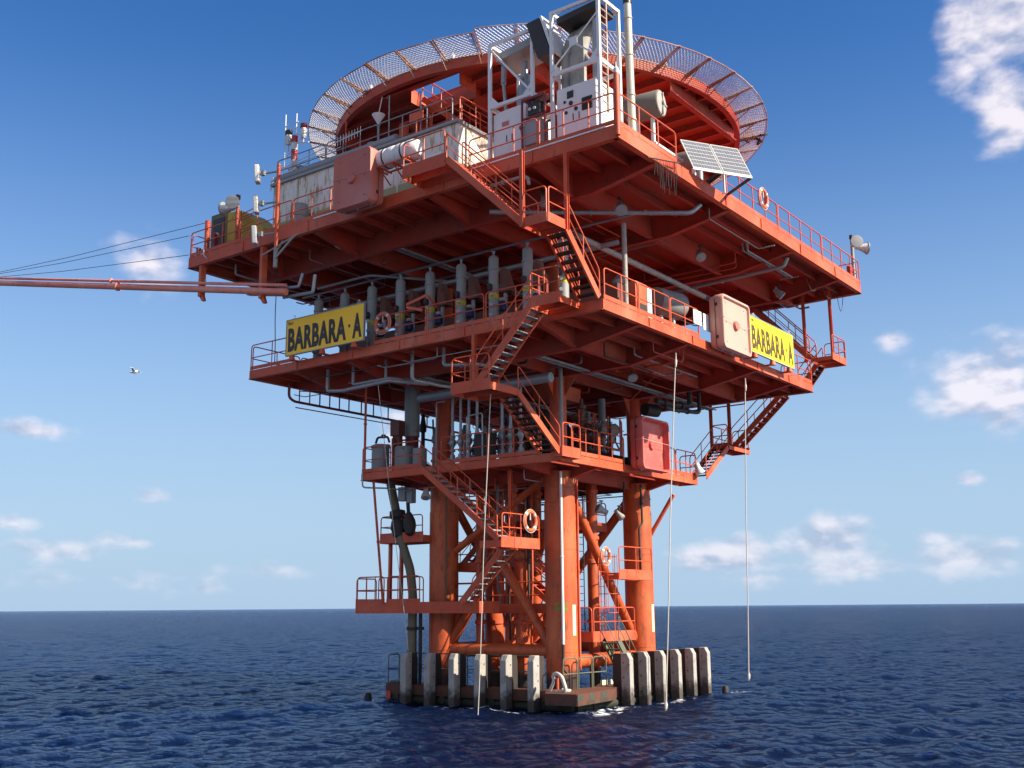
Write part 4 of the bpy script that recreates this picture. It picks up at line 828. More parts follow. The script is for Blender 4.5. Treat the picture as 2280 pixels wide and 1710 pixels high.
# ---------------------------------------------------------------- name boards
def letters(txt, size, bold):
    cu = bpy.data.curves.new('t', 'FONT'); cu.body = txt; cu.size = size; cu.offset = bold; cu.extrude = .006; cu.resolution_u = 3; cu.space_character = 1.08
    o = bpy.data.objects.new('t', cu); C.collection.objects.link(o); dg = bpy.context.evaluated_depsgraph_get(); dg.update()
    me = bpy.data.meshes.new_from_object(o.evaluated_get(dg)); vs = np.array([v.co[:] for v in me.vertices]); fs = [tuple(q.vertices) for q in me.polygons]
    bpy.data.objects.remove(o); bpy.data.meshes.remove(me); bpy.data.curves.remove(cu); return vs, fs
def board(lb, o, ux, nrm, w, h, mt, ink, lean=0):
    o = Vector(o); ux = Vector(ux); nv = Vector(nrm); t = thing('name_board', lb, 'sign', o+ux*w/2)
    m = M(); m.prism([o, o+ux*w, o+ux*w+Z*h, o+Z*h], -nv*.04); bd = build('board', m, mt, t)
    m = M(); e = .035
    for a, b in ((o, o+ux*w), (o+Z*h, o+ux*w+Z*h)): m.bar(a-nv*.03, b-nv*.03, .09, e)
    for a in (o, o+ux*w): m.bar(a-nv*.03-Z*.01, a-nv*.03+Z*(h+.01), .035, .09, (nv.x, nv.y, 0))
    build('frame', m, GRY, t)
    def put(nm, txt, x, z, ww, hh, bold, mt_):
        vs, fs = letters(txt, 1, bold); lo = vs.min(0); hi = vs.max(0); q = M()
        q.add([o+nv*.006+ux*(x+(v[0]-lo[0])/(hi[0]-lo[0])*ww)+Z*(z+(v[1]-lo[1])/(hi[1]-lo[1])*hh)+nv*(v[2]) for v in vs], fs); build(nm, q, mt_, t)
    put('lettering', 'BARBARA', .028*w, .10*h, .755*w, .66*h, .038, ink)
    dx = .822*w; m = M(); m.prism([o+nv*.004+ux*(dx-.045)+Z*.42*h, o+nv*.004+ux*(dx+.045)+Z*.42*h, o+nv*.004+ux*(dx+.045)+Z*.50*h, o+nv*.004+ux*(dx-.045)+Z*.50*h], nv*.008); build('dot', m, ink, t)
    put('last_letter', 'A', .862*w, .10*h, .112*w, .66*h, .038, ink)
    put('small_lettering', 'Eni', .025*w, .86*h, .06*w, .085*h, .012, ink)
    for k in (.08, .48, .88): m = M(); q = o+ux*w*k-nv*.02; m.tube(q-Z*.02, q-Z*.22, .10, 10, r2=.14); m.bar(q-Z*.2, q-Z*.2-nv*.4, .12, .06); build('foot', m, OR, t, smooth=True)
    m = M()
    for k in (.1, .93): q = o+ux*w*k+Z*h-nv*.02; m.path([q-ux*.05, q-ux*.05+Z*.16, q+ux*.05+Z*.16, q+ux*.05], .012, 5, .05)
    build('lifting_eye', m, WHT, t, smooth=True); m = M()
    for k in (.15, .5, .85): m.bar(o+ux*w*k-nv*.06+Z*.1, o+ux*w*k-nv*.06+Z*h*.95, .06, .04, (nv.x, nv.y, 0))
    build('backing_rail', m, GRY, t); return t
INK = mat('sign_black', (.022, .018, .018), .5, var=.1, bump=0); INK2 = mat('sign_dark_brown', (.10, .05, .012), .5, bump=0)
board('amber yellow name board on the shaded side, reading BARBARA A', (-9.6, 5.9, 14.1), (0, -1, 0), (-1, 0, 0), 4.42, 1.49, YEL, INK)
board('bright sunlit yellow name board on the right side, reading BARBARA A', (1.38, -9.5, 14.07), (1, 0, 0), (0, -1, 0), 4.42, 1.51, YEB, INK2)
# ---------------------------------------------------------------- middle deck machinery
def vessel(y):
    t = thing('separator_vessel', 'x', 'vessel', (-7.85, y, MZ), 'row of grey cylinders on the middle deck'); x = -7.85
    m = M(); m.lathe([(.17, .0), (.17, .3), (.19, .32), (.19, 2.35), (.215, 2.36), (.215, 2.44), (.195, 2.45), (.195, 2.78), (.18, 2.86), (.12, 2.92), (.001, 2.94)], (x, y, MZ), n=24); build('shell', m, GRN, t, smooth=True)
    m = M(); m.lathe([(.04, 2.93), (.04, 3.05), (.07, 3.06), (.07, 3.1), (.03, 3.11)], (x, y, MZ), n=10)
    for z in (.55, .95, 1.35): m.tube((x-.2, y-.02, MZ+z), (x-.36, y-.14, MZ+z), .035, 8); m.lathe([(.07, 0), (.07, .03)], (x-.36, y-.14, MZ+z), (-.8, -.6, 0), 10)
    build('nozzle', m, PIPE, t, smooth=True)
    m = M(); m.lathe([(.192, 1.25), (.197, 1.26), (.197, 1.42), (.192, 1.43)], (x, y, MZ), n=24); build('yellow_tag', m, YSM, t, smooth=True)
    m = M(); m.lathe([(.06, 0), (.10, .05), (.10, .22), (.05, .26)], (x-.26, y-.02, MZ+1.52), n=10); build('gauge', m, DRK, t, smooth=True)
    return t
v0 = vessel(4.35+1.57); VL = ['grey cylinder just showing above the left end of the name board', 'grey cylinder behind the right half of the name board', 'grey cylinder partly hidden by the right edge of the name board',
    'tall grey cylinder right next to the lifebuoy with an open flange on top', 'grey cylinder in the middle of the shaded row, left of the orange bracket', 'grey cylinder behind the post where the railing panels meet', 'grey cylinder left of the walkway gate',
    'tallest-looking grey cylinder just left of the sunlit stair', 'last grey cylinder of the row, behind the sunlit stair treads']
v0['label'] = VL[0]
for k in range(1, 9): dup(v0, (-7.85, 5.92-1.57*k, MZ), VL[k])
def hood(y):
    t = thing('valve_actuator', 'x', 'actuator', (-6.9, y, MZ), 'tapered boxes between the grey cylinders')
    m = M(); x = -6.9; a = [(x-.2, y-.36), (x+.25, y-.36), (x+.25, y+.14), (x-.2, y+.14)]; b = [(x-.15, y-.06), (x+.2, y-.06), (x+.2, y+.14), (x-.15, y+.14)]
    vs = [(*q, MZ+1.75) for q in a]+[(*q, MZ+2.7) for q in b]; m.add(vs, [(0, 1, 2, 3), (7, 6, 5, 4)]+[(i, (i+1) % 4, 4+(i+1) % 4, 4+i) for i in range(4)]); build('hood', m, HOOD, t, bevel=.03)
    m = M(); m.lathe([(.16, .02), (.16, .2), (.07, .22), (.07, .8), (.18, .82), (.18, .9), (.08, .92), (.08, 1.74)], (x, y, MZ), n=14); m.tube((x, y, MZ+.5), (x-.6, y, MZ+.5), .07, 10); build('valve_body', m, PIPE, t, smooth=True)
    m = M(); m.lathe([(.15, 0), (.17, .06), (.17, .3), (.1, .36)], (x-.35, y-.1, MZ+.95), n=14); build('blue_cap', m, BLUE, t, smooth=True)
    m = M(); m.lathe([(.1, 0), (.12, .04), (.12, .1), (.02, .14)], (x-.35, y-.1, MZ+1.33), n=12); build('gauge', m, LAMPW, t, smooth=True)
    return t
h0 = hood(2.95); HL = ['brown tapered box above the lifebuoy', 'brown tapered box right of the lifebuoy cylinder', 'brown tapered box above the orange bracket', 'brown tapered box over the railing joint',
    'brown tapered box left of the walkway gate', 'brown tapered box just left of the sunlit stair']
h0['label'] = HL[0]
for k in range(1, 6): dup(h0, (-6.9, 2.95-1.57*k, MZ), HL[k])
m = M(); m.path([(-6.3, 7.5, 16.9), (-6.3, -8.0, 16.9)], .10, 10); m.path([(-7.4, 6.5, 17.6), (-7.4, 3.4, 17.6), (-5.0, 1.2, 17.5)], .06, 8, .3); build('header_pipe', m, PIPE, smooth=True, label='long grey header pipe behind the row of cylinders', category='pipe')
m = M(); m.box(-6.2, -5.6, -7.9, 6.5, MZ+.02, MZ+.9); m.box(-6.1, -5.7, -7.8, 6.4, MZ+.9, MZ+1.5); build('manifold_skid', m, TREE, label='long dark skid of pipework behind the grey cylinders', category='skid')
m = M(); m.bar((-9.35, -.5, 15.2), (-9.35, -1.55, 15.4), .04, .10); m.bar((-9.35, -.5, 15.1), (-9.35, -1.3, 14.85), .04, .10); m.bar((-9.35, -1.6, 15.35), (-8.9, -1.6, 15.0), .04, .08); build('davit_bracket', m, ORR, label='bright orange folded bracket on the shaded middle deck railing', category='bracket')
t = thing('control_cabinet', 'cabinet with an orange side and white door behind the sunlit middle deck railing', 'cabinet', (-4.5, -7.6, MZ)); m = M(); m.box(-5.15, -4.3, -8.0, -7.3, MZ+.05, 15.75); build('body', m, OR, t, bevel=.02)
m = M(); m.box(-4.28, -3.95, -8.0, -7.3, MZ+.05, 15.7); build('door', m, WHT, t, bevel=.02); m = M(); m.box(-5.1, -4.35, -8.012, -8.002, 14.35, 14.95); build('window', m, DRK, t)
tank('upright-ended grey tank behind the sunlit middle deck railing', (-1.6, -6.8, 16.0), (1, -.2, 0), .55, 1.5, GRN, CON, zb=MZ)
m = M(); m.box(-1.95, -1.3, -9.09, -9.07, 14.35, 15.0); m.box(-2.75, -2.1, -9.09, -9.07, 14.45, 15.0); build('notice_board', m, WHT, label='white notice boards wired to the middle deck railing left of the pale pink box', category='sign')
m = M(); m.path([(-7.6, -7.2, 16.9), (2.0, -7.2, 16.9)], .11, 10); m.tube((-6.2, -8.2, 14), (-6.2, -8.2, 17.6), .09, 10); build('sunlit_pipe_run', m, CON, smooth=True, label='cream pipe run crossing above the sunlit middle deck railing', category='pipe')
m = M(); m.lathe([(.02, 0), (.3, .02), (.45, .5), (.45, 1.0), (.2, 1.2), (.02, 1.22)], (-.2, -6.0, MZ), n=24); build('pump_casing', m, DRK, smooth=True, label='dark rounded pump casing behind the pale pink box', category='pump')
rq = random.Random(11)
t = thing('machinery', 'dark crowd of valves and pipework in the shade of the middle deck', 'machinery', (0, 0, MZ))
for k in range(46):
    x = rq.uniform(-5.2, 7.5); y = rq.uniform(-7.4, 7.5)
    if abs(abs(x)-3) < .7 and abs(abs(y)-3) < .7: continue
    h = rq.uniform(.9, 2.6); m = M(); r = rq.uniform(.12, .34)
    m.lathe([(r, .02), (r, h*.3), (r*1.3, h*.32), (r*1.3, h*.38), (r*.7, h*.4), (r*.7, h*.8), (r*1.1, h*.82), (r*1.1, h*.9), (r*.3, h)], (x, y, MZ), n=12); m.tube((x, y, MZ+h*.6), (x+rq.uniform(-1.2, 1.2), y, MZ+h*.6), r*.4, 8)
    build('valve', m, rq.choice([GRN, TREE, PIPE, DRK, OR]), t, smooth=True)
# ---------------------------------------------------------------- pipework under the decks
def pipe(lb, pts, r, mt=PIPE, fil=.15, n=10, grp='pipes under the decks', nm='pipe', cat='pipe'):
    m = M(); m.path(pts, r, n, fil); P_ = [Vector(p) for p in pts]
    for a, b in zip(P_, P_[1:]):
        if (b-a).length > 1.2: q = a.lerp(b, .5); d = (b-a).normalized(); m.tube(q-d*.03, q+d*.03, r*1.45, n)
    return build(nm, m, mt, smooth=True, label=lb, category=cat, group=grp)
pipe('grey drain pipe dropping below the middle deck farthest left', [(-8, 5.1, 13.7), (-8, 5.1, 12.8), (-8, 4.2, 12.7), (-8, 1.6, 12.78), (-6.5, 1.0, 12.8)], .075)
pipe('second grey drain pipe below the middle deck', [(-7.9, 3.72, 13.7), (-7.9, 3.72, 12.9), (-7.9, 1.7, 12.9), (-6.4, 1.2, 12.9)], .07)
pipe('third grey drain pipe, a short straight drop', [(-7.8, 2.0, 13.7), (-7.8, 2.0, 12.95)], .055)
pipe('fourth grey drain pipe turning right under the middle deck', [(-8, .4, 13.8), (-8, .4, 12.65), (-6.5, .1, 12.6), (-5, -.4, 12.6)], .075)
pipe('grey drain pipe beside the hung stair landing', [(-8, -1.2, 13.7), (-8, -1.2, 13.0), (-8, -2.9, 12.8), (-7.2, -3.4, 12.7)], .07)
pipe('large shaded pipe crossing behind the stair landing', [(-5.2, 2.5, 12.6), (-5.2, -4.2, 12.6)], .2)
pipe('long pale pipe with an upturned end under the upper deck, near the sunlit edge', [(-9.5, -4.6, 17.9), (-4.8, -10.2, 17.95), (-4.5, -10.45, 18.3)][::1], .085)
pipe('second long pale pipe with an upturned end under the upper deck, farther right', [(3.6, -4.5, 17.9), (3.3, -10.3, 17.95), (3.3, -10.5, 18.3)], .085)
pipe('thin grey pipe along the joists below the upper deck', [(-6, 9, 17.95), (-6, -9, 17.95)], .05)
pipe('pale gooseneck drain under the upper deck behind the long stairway', [(-10.8, -5.5, 18.2), (-10.8, -6.9, 18.2), (-10.8, -7.25, 18.15), (-10.8, -7.3, 17.85)], .06, CON)
pipe('dark looped pipe below the right part of the middle deck', [(3.4, -5.6, 13.4), (3.4, -5.6, 12.55), (1.6, -5.6, 12.35), (.4, -5.6, 12.35)], .12, DRK, .25)
pipe('second dark looped pipe nested beside the first one', [(3.9, -5.8, 13.4), (3.9, -5.8, 12.3), (1.6, -5.8, 12.1), (.8, -5.8, 12.1)], .09, DRK, .25)
pipe('vertical grey pipe in front of the column above the nearest leg', [(-3.6, -3.55, 13.3), (-3.6, -3.55, 9.7)], .085, GRN)
pipe('tall white pipe clamped to the face of the nearest leg', [(-3.52, -3.42, 9.2), (-3.52, -3.42, 2.6)], .055, WHT)
pipe('thin dark pipe from the foot of the white pipe to a small valve', [(-3.52, -3.42, 2.58), (-3.55, -3.42, 1.7), (-3.5, -3.6, 1.5)], .05, DRK)
for x, y, lb in ((-2.42, -3.45, 'rust-red conduit running up the right side of the nearest leg'), (-2.25, -3.3, 'second rust-red conduit close to the nearest leg')): pipe(lb, [(x, y, 9.2), (x, y, 1.6)], .04, OR)
pipe('black conduit down the column above the red box leg', [(2.45, -3.55, 9.2), (2.5, -3.55, 7.5), (2.3, -3.5, 7.3), (2.3, -3.5, 5.3)], .05, DRK, .1)
pipe('thin conduit from the left leg down to the sea', [(-3.45, 2.5, 9.0), (-3.45, 2.5, 4.2)], .03, GRS)
pipe('long red tie rod hanging from the middle deck to the lower deck at the left', [(-6.0, 4.85, 13.6), (-6.0, 4.85, 9.7)], .055, OR, nm='tie_rod', cat='rod')
pipe('long red tie rod hanging from the lower deck to the low left platform', [(-5.4, 4.9, 9.3), (-4.65, 4.95, 4.2)], .055, OR, nm='tie_rod', cat='rod')
pipe('thin grey pipe looped under the left end of the lower deck', [(-5.75, 5.2, 9.7), (-5.75, 5.2, 9.0), (-5.2, 4.3, 8.95), (-4.0, 3.9, 8.9)], .035)
t = thing('cable_tray', 'red cable tray hung under the far edge of the middle deck, dark against the sky', 'tray', (-4, 7.9, 12.8)); m = M()
m.path([(-7.6, 7.9, 13.6), (-7.6, 7.9, 12.95), (-7.3, 7.9, 12.8), (4.0, 7.9, 12.8)], .06, 8, .15); m.tube((-7.2, 7.9, 12.55), (-.5, 7.9, 12.6), .025)
for x in (-7.0, -6.4, -5.8, -5.2, -4.6, -4.0, -3.2, -2.4, -1.4, 0, 1.4, 2.8): m.tube((x, 7.9, 12.8), (x, 7.9, 13.6), .035 if x > -6 else .03, 6)
m.tube((-7.0, 7.9, 13.3), (-5.4, 7.9, 13.5), .02); build('tray_frame', m, MAR, t)
# grey riser with valve insulation
t = thing('export_riser', 'bent olive-grey riser with two wrapped valves outside the shaded leg', 'riser', (-3.9, 4, 0)); m = M()
m.path([(-4.0, 5.25, 9.4), (-3.95, 4.95, 8.2), (-3.95, 4.75, 7.3), (-3.9, 4.5, 6.5), (-3.9, 4.1, 5.6), (-3.9, 3.93, 4.4), (-3.9, 3.95, 3.6), (-3.9, 3.95, -2)], .19, 16, .3); build('riser_pipe', m, mat('riser_coating', (.17, .15, .09), .6, rust=.3), t, smooth=True)
m = M(); m.lathe([(.2, 0), (.34, .05), (.36, .3), (.24, .42), (.30, .5), (.36, .8), (.26, 1.0), (.28, 1.1), (.2, 1.2)], (-3.95, 4.85, 8.15), (.02, -.1, -1), 12); build('wrapped_valve', m, STB, t, smooth=True)
m = M(); m.lathe([(.1, 0), (.16, .1), (.26, .35), (.28, .6), (.22, .8), (.24, .9), (.1, 1.0)], (-4.05, 4.1, 8.0), (.03, -.1, -1), 12); m.tube((-4.05, 4.1, 7.9), (-4.0, 4.2, 8.5), .08); build('wrapped_valve', m, STB, t, smooth=True)
m = M(); m.lathe([(.3, 0), (.3, .12)], (-3.9, 3.95, 3.1), n=14); m.lathe([(.16, 0), (.16, .12)], (-3.9, 3.5, 3.1), n=14); m.tube((-3.9, 3.5, 4.1), (-3.9, 3.5, -1), .08, 10); m.bar((-3.9, 3.95, 3.16), (-3.9, 3.5, 3.16), .1, .1); build('clamp', m, STB, t, smooth=True)
t = thing('junction_box', 'grey junction boxes hanging above the wrapped valves', 'box', (-4.0, 4.3, 8.6)); m = M(); m.box(-4.15, -3.85, 4.25, 4.65, 8.5, 9.1); m.box(-4.1, -3.8, 3.9, 4.2, 8.4, 9.05); build('box_body', m, GRN, t, bevel=.02); m = M()
for y in (4.0, 4.35, 4.55): m.tube((-4, y, 9.1), (-4, y, 9.4), .02)
build('cable', m, DRK, t)
m = M(); m.tube((-4.0, 4.0, 13.6), (-4.0, 4.0, 11.25), .33, 24); build('grey_sleeve', m, GRN, smooth=True, label='wide grey sleeve pipe hanging below the middle deck at the left', category='pipe')
m = M(); m.tube((-4.0, 4.0, 11.24), (-4.0, 4.0, 9.6), .29, 20); build('riser_stub', m, MAR, smooth=True, label='dark maroon pipe stub below the wide grey sleeve', category='pipe')
# ---------------------------------------------------------------- lower deck machinery
FN = ['first', 'second', 'third', 'fourth', 'fifth', 'sixth', 'seventh']
def flow(y, ztop):
    t = thing('flowline_valve', 'x', 'valve', (-4.6, y, LZ), 'flowline valves on the lower deck'); x = -4.6; m = M()
    m.tube((x, y, LZ+1.45), (x, y, ztop), .062, 10); build('flowline', m, PIPE, t, smooth=True)
    m = M(); m.lathe([(.09, .02), (.09, .08), (.05, .1), (.05, .2), (.10, .22), (.12, .4), (.10, .55), (.06, .57), (.06, .66), (.12, .68), (.12, .74), (.07, .76), (.07, .86), (.10, .9), (.14, 1.0), (.14, 1.12), (.09, 1.2), (.12, 1.24), (.12, 1.32), (.09, 1.34), (.09, 1.46)], (x, y, LZ), n=14)
    m.tube((x-.02, y, LZ+1.05), (x-.02, y+.22, LZ+1.05), .05, 8); m.tube((x-.02, y-.15, LZ+.4), (x-.02, y+.2, LZ+.4), .045, 8); build('valve_body', m, PIPE, t, smooth=True)
    m = M(); m.path([(x-.02+.10*math.cos(a), y+.24, LZ+1.05+.10*math.sin(a)) for a in np.linspace(0, 6.28, 11)[:-1]], .012, 5, closed=True); build('handwheel', m, DRK, t); return t
for k, y in enumerate((1.2, .77, .33, -.1, -1.38, -1.8, -2.3)):
    o = flow(y, 12.9 if k < 4 else 12.6); o['label'] = FN[k]+' silver valve stack from the left in the row on the lower deck'
t = thing('chemical_tank', 'grey open-topped drum at the left end of the lower deck', 'drum', (-5.1, 4.8, LZ)); m = M(); m.lathe([(.38, .02), (.38, 1.1), (.42, 1.12), (.42, 1.2), (.3, 1.26), (.02, 1.28)], (-5.1, 4.8, LZ), n=24); build('shell', m, GRY, t, smooth=True)
m = M(); m.path([(-5.3, 4.9, 10.9), (-5.3, 4.8, 11.15), (-5.2, 4.3, 11.15), (-5.2, 4.2, 10.9)], .05, 8, .1); m.lathe([(.1, 0), (.1, .15)], (-5.25, 4.5, 11.1), n=10); build('vent_loop', m, DRK, t, smooth=True)
t = thing('chemical_tank', 'olive-grey drum right of the open-topped drum on the lower deck', 'drum', (-5.0, 3.5, LZ)); m = M(); m.lathe([(.42, .02), (.42, 1.0), (.38, 1.06), (.02, 1.1)], (-5.0, 3.5, LZ), n=24); m.lathe([(.3, .02), (.3, .9), (.02, .95)], (-5.0, 2.65, LZ), n=20); build('shell', m, GRN, t, smooth=True)
m = M(); m.path([(-5.0, 3.8, 10.7), (-5.0, 3.8, 10.95), (-5.0, 3.2, 10.95), (-5.0, 3.2, 10.6)], .04, 8, .1); build('vent_loop', m, DRK, t, smooth=True)
m = M(); m.box(-5.0, -4.6, 3.85, 4.35, 11.2, 11.85); m.box(-4.9, -4.7, 3.9, 4.3, 9.62, 11.2); m.tube((-4.95, 4.2, 11.1), (-4.95, 4.2, 10.7), .08); build('pump_stand', m, TREE, label='small orange panel on a dark stand beside the wide grey sleeve', category='panel')
t = thing('pipe_cage', 'thin grey pipe frame over a dark cabinet among the silver valves', 'frame', (-5.2, -.6, LZ)); m = M(); m.path([(-5.4, -.2, LZ), (-5.4, -.2, 11.5), (-5.4, -1.0, 11.55), (-5.4, -1.0, LZ)], .03, 6, .1); m.path([(-5.0, 1.75, LZ), (-5.0, 1.75, 12.35), (-5.0, 1.3, 12.35)], .03, 6, .1); build('pipe_frame', m, PIPE, t, smooth=True); m = M(); m.box(-5.3, -4.9, -1.3, -.5, LZ, 10.75); build('cabinet', m, DRK, t)
def xtree(x, y, mt, lb, s=1.0):
    t = thing('wellhead_tree', lb, 'wellhead', (x, y, LZ), 'wellhead valve trees on the lower deck'); m = M(); Hh = 2.7*s
    pr = [(.26, .02), (.26, .12), (.16, .14), (.16, .4), (.24, .42), (.24, .5)]; z = .5
    while z < Hh-.3: pr += [(.13, z+.02), (.17, z+.14), (.17, z+.26), (.13, z+.38), (.21, z+.4), (.21, z+.48)]; z += .5
    pr += [(.08, z+.02), (.08, z+.3), (.001, z+.31)]; m.lathe(pr, (x, y, LZ), n=14); build('body', m, mt, t, smooth=True)
    for zz, dx, dy in ((1.15, 0, -1), (1.15, -1, 0), (1.65, 0, -1), (2.05, -1, 0), (1.65, 1, 0)):
        m = M(); e = Vector((x+dx*.62, y+dy*.62, LZ+zz*s)); m.tube((x, y, LZ+zz*s), e, .075, 8); m.lathe([(.13, .3), (.13, .36)], (x, y, LZ+zz*s), (dx, dy, 0), 10); a = Vector((dy, dx, 0)) if True else 0
        m.path([e+(a*math.cos(q)+Z*math.sin(q))*.17 for q in np.linspace(0, 6.28, 13)[:-1]], .016, 5, closed=True); m.tube(e-a*.17, e+a*.17, .012, 5); m.tube(e-Z*.17, e+Z*.17, .012, 5); build('wing_valve', m, mt, t, smooth=True)
    return t
xi = 0
for x, y, mt_, lb in ((-1.6, -3.2, TREE, 'rust-red valve tree just right of the column above the nearest leg'), (-.5, -2.6, TRG, 'dark green valve tree behind the sunlit lower deck railing'), (.6, -2.0, TREE, 'rust-red valve tree left of the deep red box'),
    (1.6, -1.2, TREE, 'rust-red valve tree half behind the deep red box'), (-1.2, -.8, TRG, 'dark green valve tree deep behind the nearest column'), (.2, .4, TREE, 'rusty valve tree in the middle of the lower deck'), (-2.2, 1.4, TREE, 'dark valve tree behind the silver valve row'), (1.8, 2.0, TRG, 'farthest dark valve tree on the lower deck')): xtree(x, y, mt_, lb)
t = thing('tree_frame', 'rust-red pipe frames round the valve trees left of the deep red box', 'frame', (0, -3, LZ)); m = M()
for x in (-2.1, -1.0, .1, 1.1): m.path([(x, -3.4, LZ), (x, -3.4, 11.9), (x+.8, -3.0, 11.9), (x+.8, -3.0, LZ)], .035, 6, .15)
for z in (10.3, 10.9, 11.5): m.tube((-2.1, -3.35, z), (1.9, -3.1, z), .025)
build('pipe_frame', m, OR, t, smooth=True)
for k, lb in enumerate(('leftmost dark round pump at the foot of the sunlit lower deck railing', 'second dark round pump behind the sunlit lower deck railing', 'third dark round pump, left of the deep red box', 'dark round pump just behind the deep red box')): m = M(); m.lathe([(.1, 0), (.22, .03), (.22, .5), (.12, .55), (.12, .62)], (-2.2+k*.95, -3.9, LZ+.35), (1, 0, 0), 16); build('pump', m, DRK, smooth=True, label=lb, category='pump', group='dark round pumps')
m = M(); m.tube((.9, -2.4, 11.6), (2.0, -2.6, 11.6), .28, 16); m.path([(1.6, -2.2, 10.4), (1.6, -2.2, 13), ], .16, 12); build('dark_elbow', m, GRN, smooth=True, label='dark grey-green pipe elbow left of the deep red box', category='pipe')
m = M(); m.box(-2.2, -.4, -2.4, -1.2, 12.5, 13.1); build('header_beam', m, OR, label='short orange beam under the middle deck above the valve trees', category='beam')
tank('dark horizontal tank hanging under the middle deck right of the red box leg', (1.9, -4.2, 12.35), (1, -.3, 0), .28, .7, DRK, CON, legs=False, zb=12, nm='hanging_tank')
# ---------------------------------------------------------------- lamps, horns, antennas
def flood(lb, c, aim, r=.2, mt=GRY, stem=.35):
    t = thing('floodlight', lb, 'floodlight', c, 'floodlights under and on the decks'); c = Vector(c); a = Vector(aim).normalized()
    m = M(); m.lathe([(.01, -.3), (r*.55, -.28), (r*.6, -.1), (r, .12), (r, .2)], c, a, 20); build('housing', m, mt, t, smooth=True)
    m = M(); m.lathe([(r*.93, .19), (r*.6, .205), (.001, .215)], c, a, 20); build('lens', m, GLS, t, smooth=True)
    m = M(); m.tube(c, c+Z*stem, .025); m.box(c.x-.1, c.x+.1, c.y-.04, c.y+.04, c.z+stem, c.z+stem+.05); build('bracket', m, DRK, t); return t
flood('floodlight under the upper deck nearest the sunlit corner', (-7.25, -8.7, 17.75), (-.5, -.5, -.7), .22)
flood('floodlight under the middle of the upper deck', (-.8, -8.5, 17.75), (-.5, -.5, -.7), .2)
flood('floodlight under the far right of the upper deck', (6.3, -8.8, 17.75), (.3, -.6, -.7), .2)
flood('small lamp behind the long shaded stairway', (-9.0, -6.6, 18.0), (-.3, -.2, -1), .12)
flood('floodlight under the middle deck above the deep red box', (-1.5, -5.6, 13.1), (-.5, -.5, -.8), .2)
flood('cream floodlight at the right end of the lower deck, facing down', (4.95, -5.1, 9.95), (.2, -.3, -1), .22, LAMPW, .2)
flood('floodlight under the left part of the lower deck', (-4.2, 3.0, 8.7), (-.4, -.3, -1), .2, LAMPW)
flood('left of two floodlights on the dark brace behind the right leg', (-.4, -3.3, 7.9), (-.6, .4, .3), .2)
flood('right of two floodlights on the dark brace behind the right leg', (.7, -3.5, 7.75), (.1, -.5, -.6), .15, CON)
def horn(lb, base, z, dirs, post_mt, top):
    t = thing('fog_horn', lb, 'horn', (base[0], base[1], TZ), 'fog horns on the upper deck corners'); m = M(); m.tube((base[0], base[1], TZ), (base[0], base[1], z+.1), .075, 12); build('post', m, post_mt, t, smooth=True)
    for d in dirs:
        d = Vector(d).normalized(); c = Vector((base[0], base[1], z))+d*.12; m = M(); m.lathe([(.05, .02), (.12, .1), (.13, .25), (.17, .35), (.26, .6), (.28, .64), (.26, .63), (.14, .4), (.01, .38)], c, d, 28); hb = build('bell', m, LAMPW, t, smooth=True)
        m = M(); m.lathe([(.001, .62), (.12, .58), (.16, .48), (.14, .42)], c, d, 18); build('centre_cone', m, WHT, hb, smooth=True)
        m = M(); m.lathe([(.265, .60), (.295, .61), (.295, .66), (.265, .665)], c, d, 28); build('dark_rim', m, GRY, hb, smooth=True)
    m = M(); m.tube((base[0], base[1], z+.1), (base[0], base[1], z+.38), .07, 12); m.tube((base[0], base[1], z+.38), (base[0], base[1], z+.56), .10, 12); build('beacon', m, top, t, smooth=True); return t
horn('pair of fog horns at the left corner above the yellow machine', (-10.9, 7.75), 20.55, ((-.25, .95, .1), (-.8, -.55, -.05)), OR, DRK)
horn('pair of fog horns at the far right corner of the upper deck', (10.75, -10.75), 20.75, ((-.8, -.6, 0), (.66, -.74, -.1)), CON, DRK)
m = M(); m.box(10.2, 10.45, -10.8, -10.6, TZ+.3, TZ+.75); build('fire_box', m, REDP, label='small red box behind the railing at the far right corner', category='box')
t = thing('antenna_pole', 'sunlit orange pole carrying three white panel antennas off the upper deck edge', 'antenna', (-11.35, 4.7, 17.8)); m = M(); m.tube((-11.35, 4.7, 18.0), (-11.35, 4.7, 21.55), .075, 12); build('pole', m, ORR, t, smooth=True)
m = M(); m.tube((-11.35, 4.7, 17.2), (-11.35, 4.7, 18.0), .085, 12); m.bar((-11.3, 4.7, 17.9), (-11.0, 4.7, 18.4), .05, .05); m.bar((-11.4, 4.7, 17.55), (-11.4, 3.6, 18.25), .05, .07); m.bar((-11.38, 5.5, 17.85), (-11.38, 3.4, 18.3), .05, .05); build('lower_bracket', m, CON, t)
for z in (21.25, 19.95, 18.65):
    c = Vector((-11.6, 5.55, z)); m = M(); d = Vector((-.62, .78, -.08)).normalized(); s_ = d.cross(Z).normalized(); u_ = s_.cross(d)
    m.prism([c-s_*.19-u_*.38, c+s_*.19-u_*.38, c+s_*.19+u_*.38, c-s_*.19+u_*.38], d*.2); ob = build('panel_antenna', m, LAMPW, t, bevel=.05)
    m = M(); m.bar(c, c+(Vector((-11.35, 4.7, z))-c)*.97, .06, .06); m.box(c.x-.06, c.x+.06, c.y-.3, c.y-.12, c.z-.1, c.z+.1); build('mount', m, GRY, t)
t = thing('signal_mast', 'red and white banded mast with two beacon lamps on the cabin roof end', 'mast', (-9.0, 6.5, 22.0)); m = M()
bz = [(22.1, REDP), (22.55, WTB), (23.0, REDP), (23.4, WTB), (23.8, REDP)]
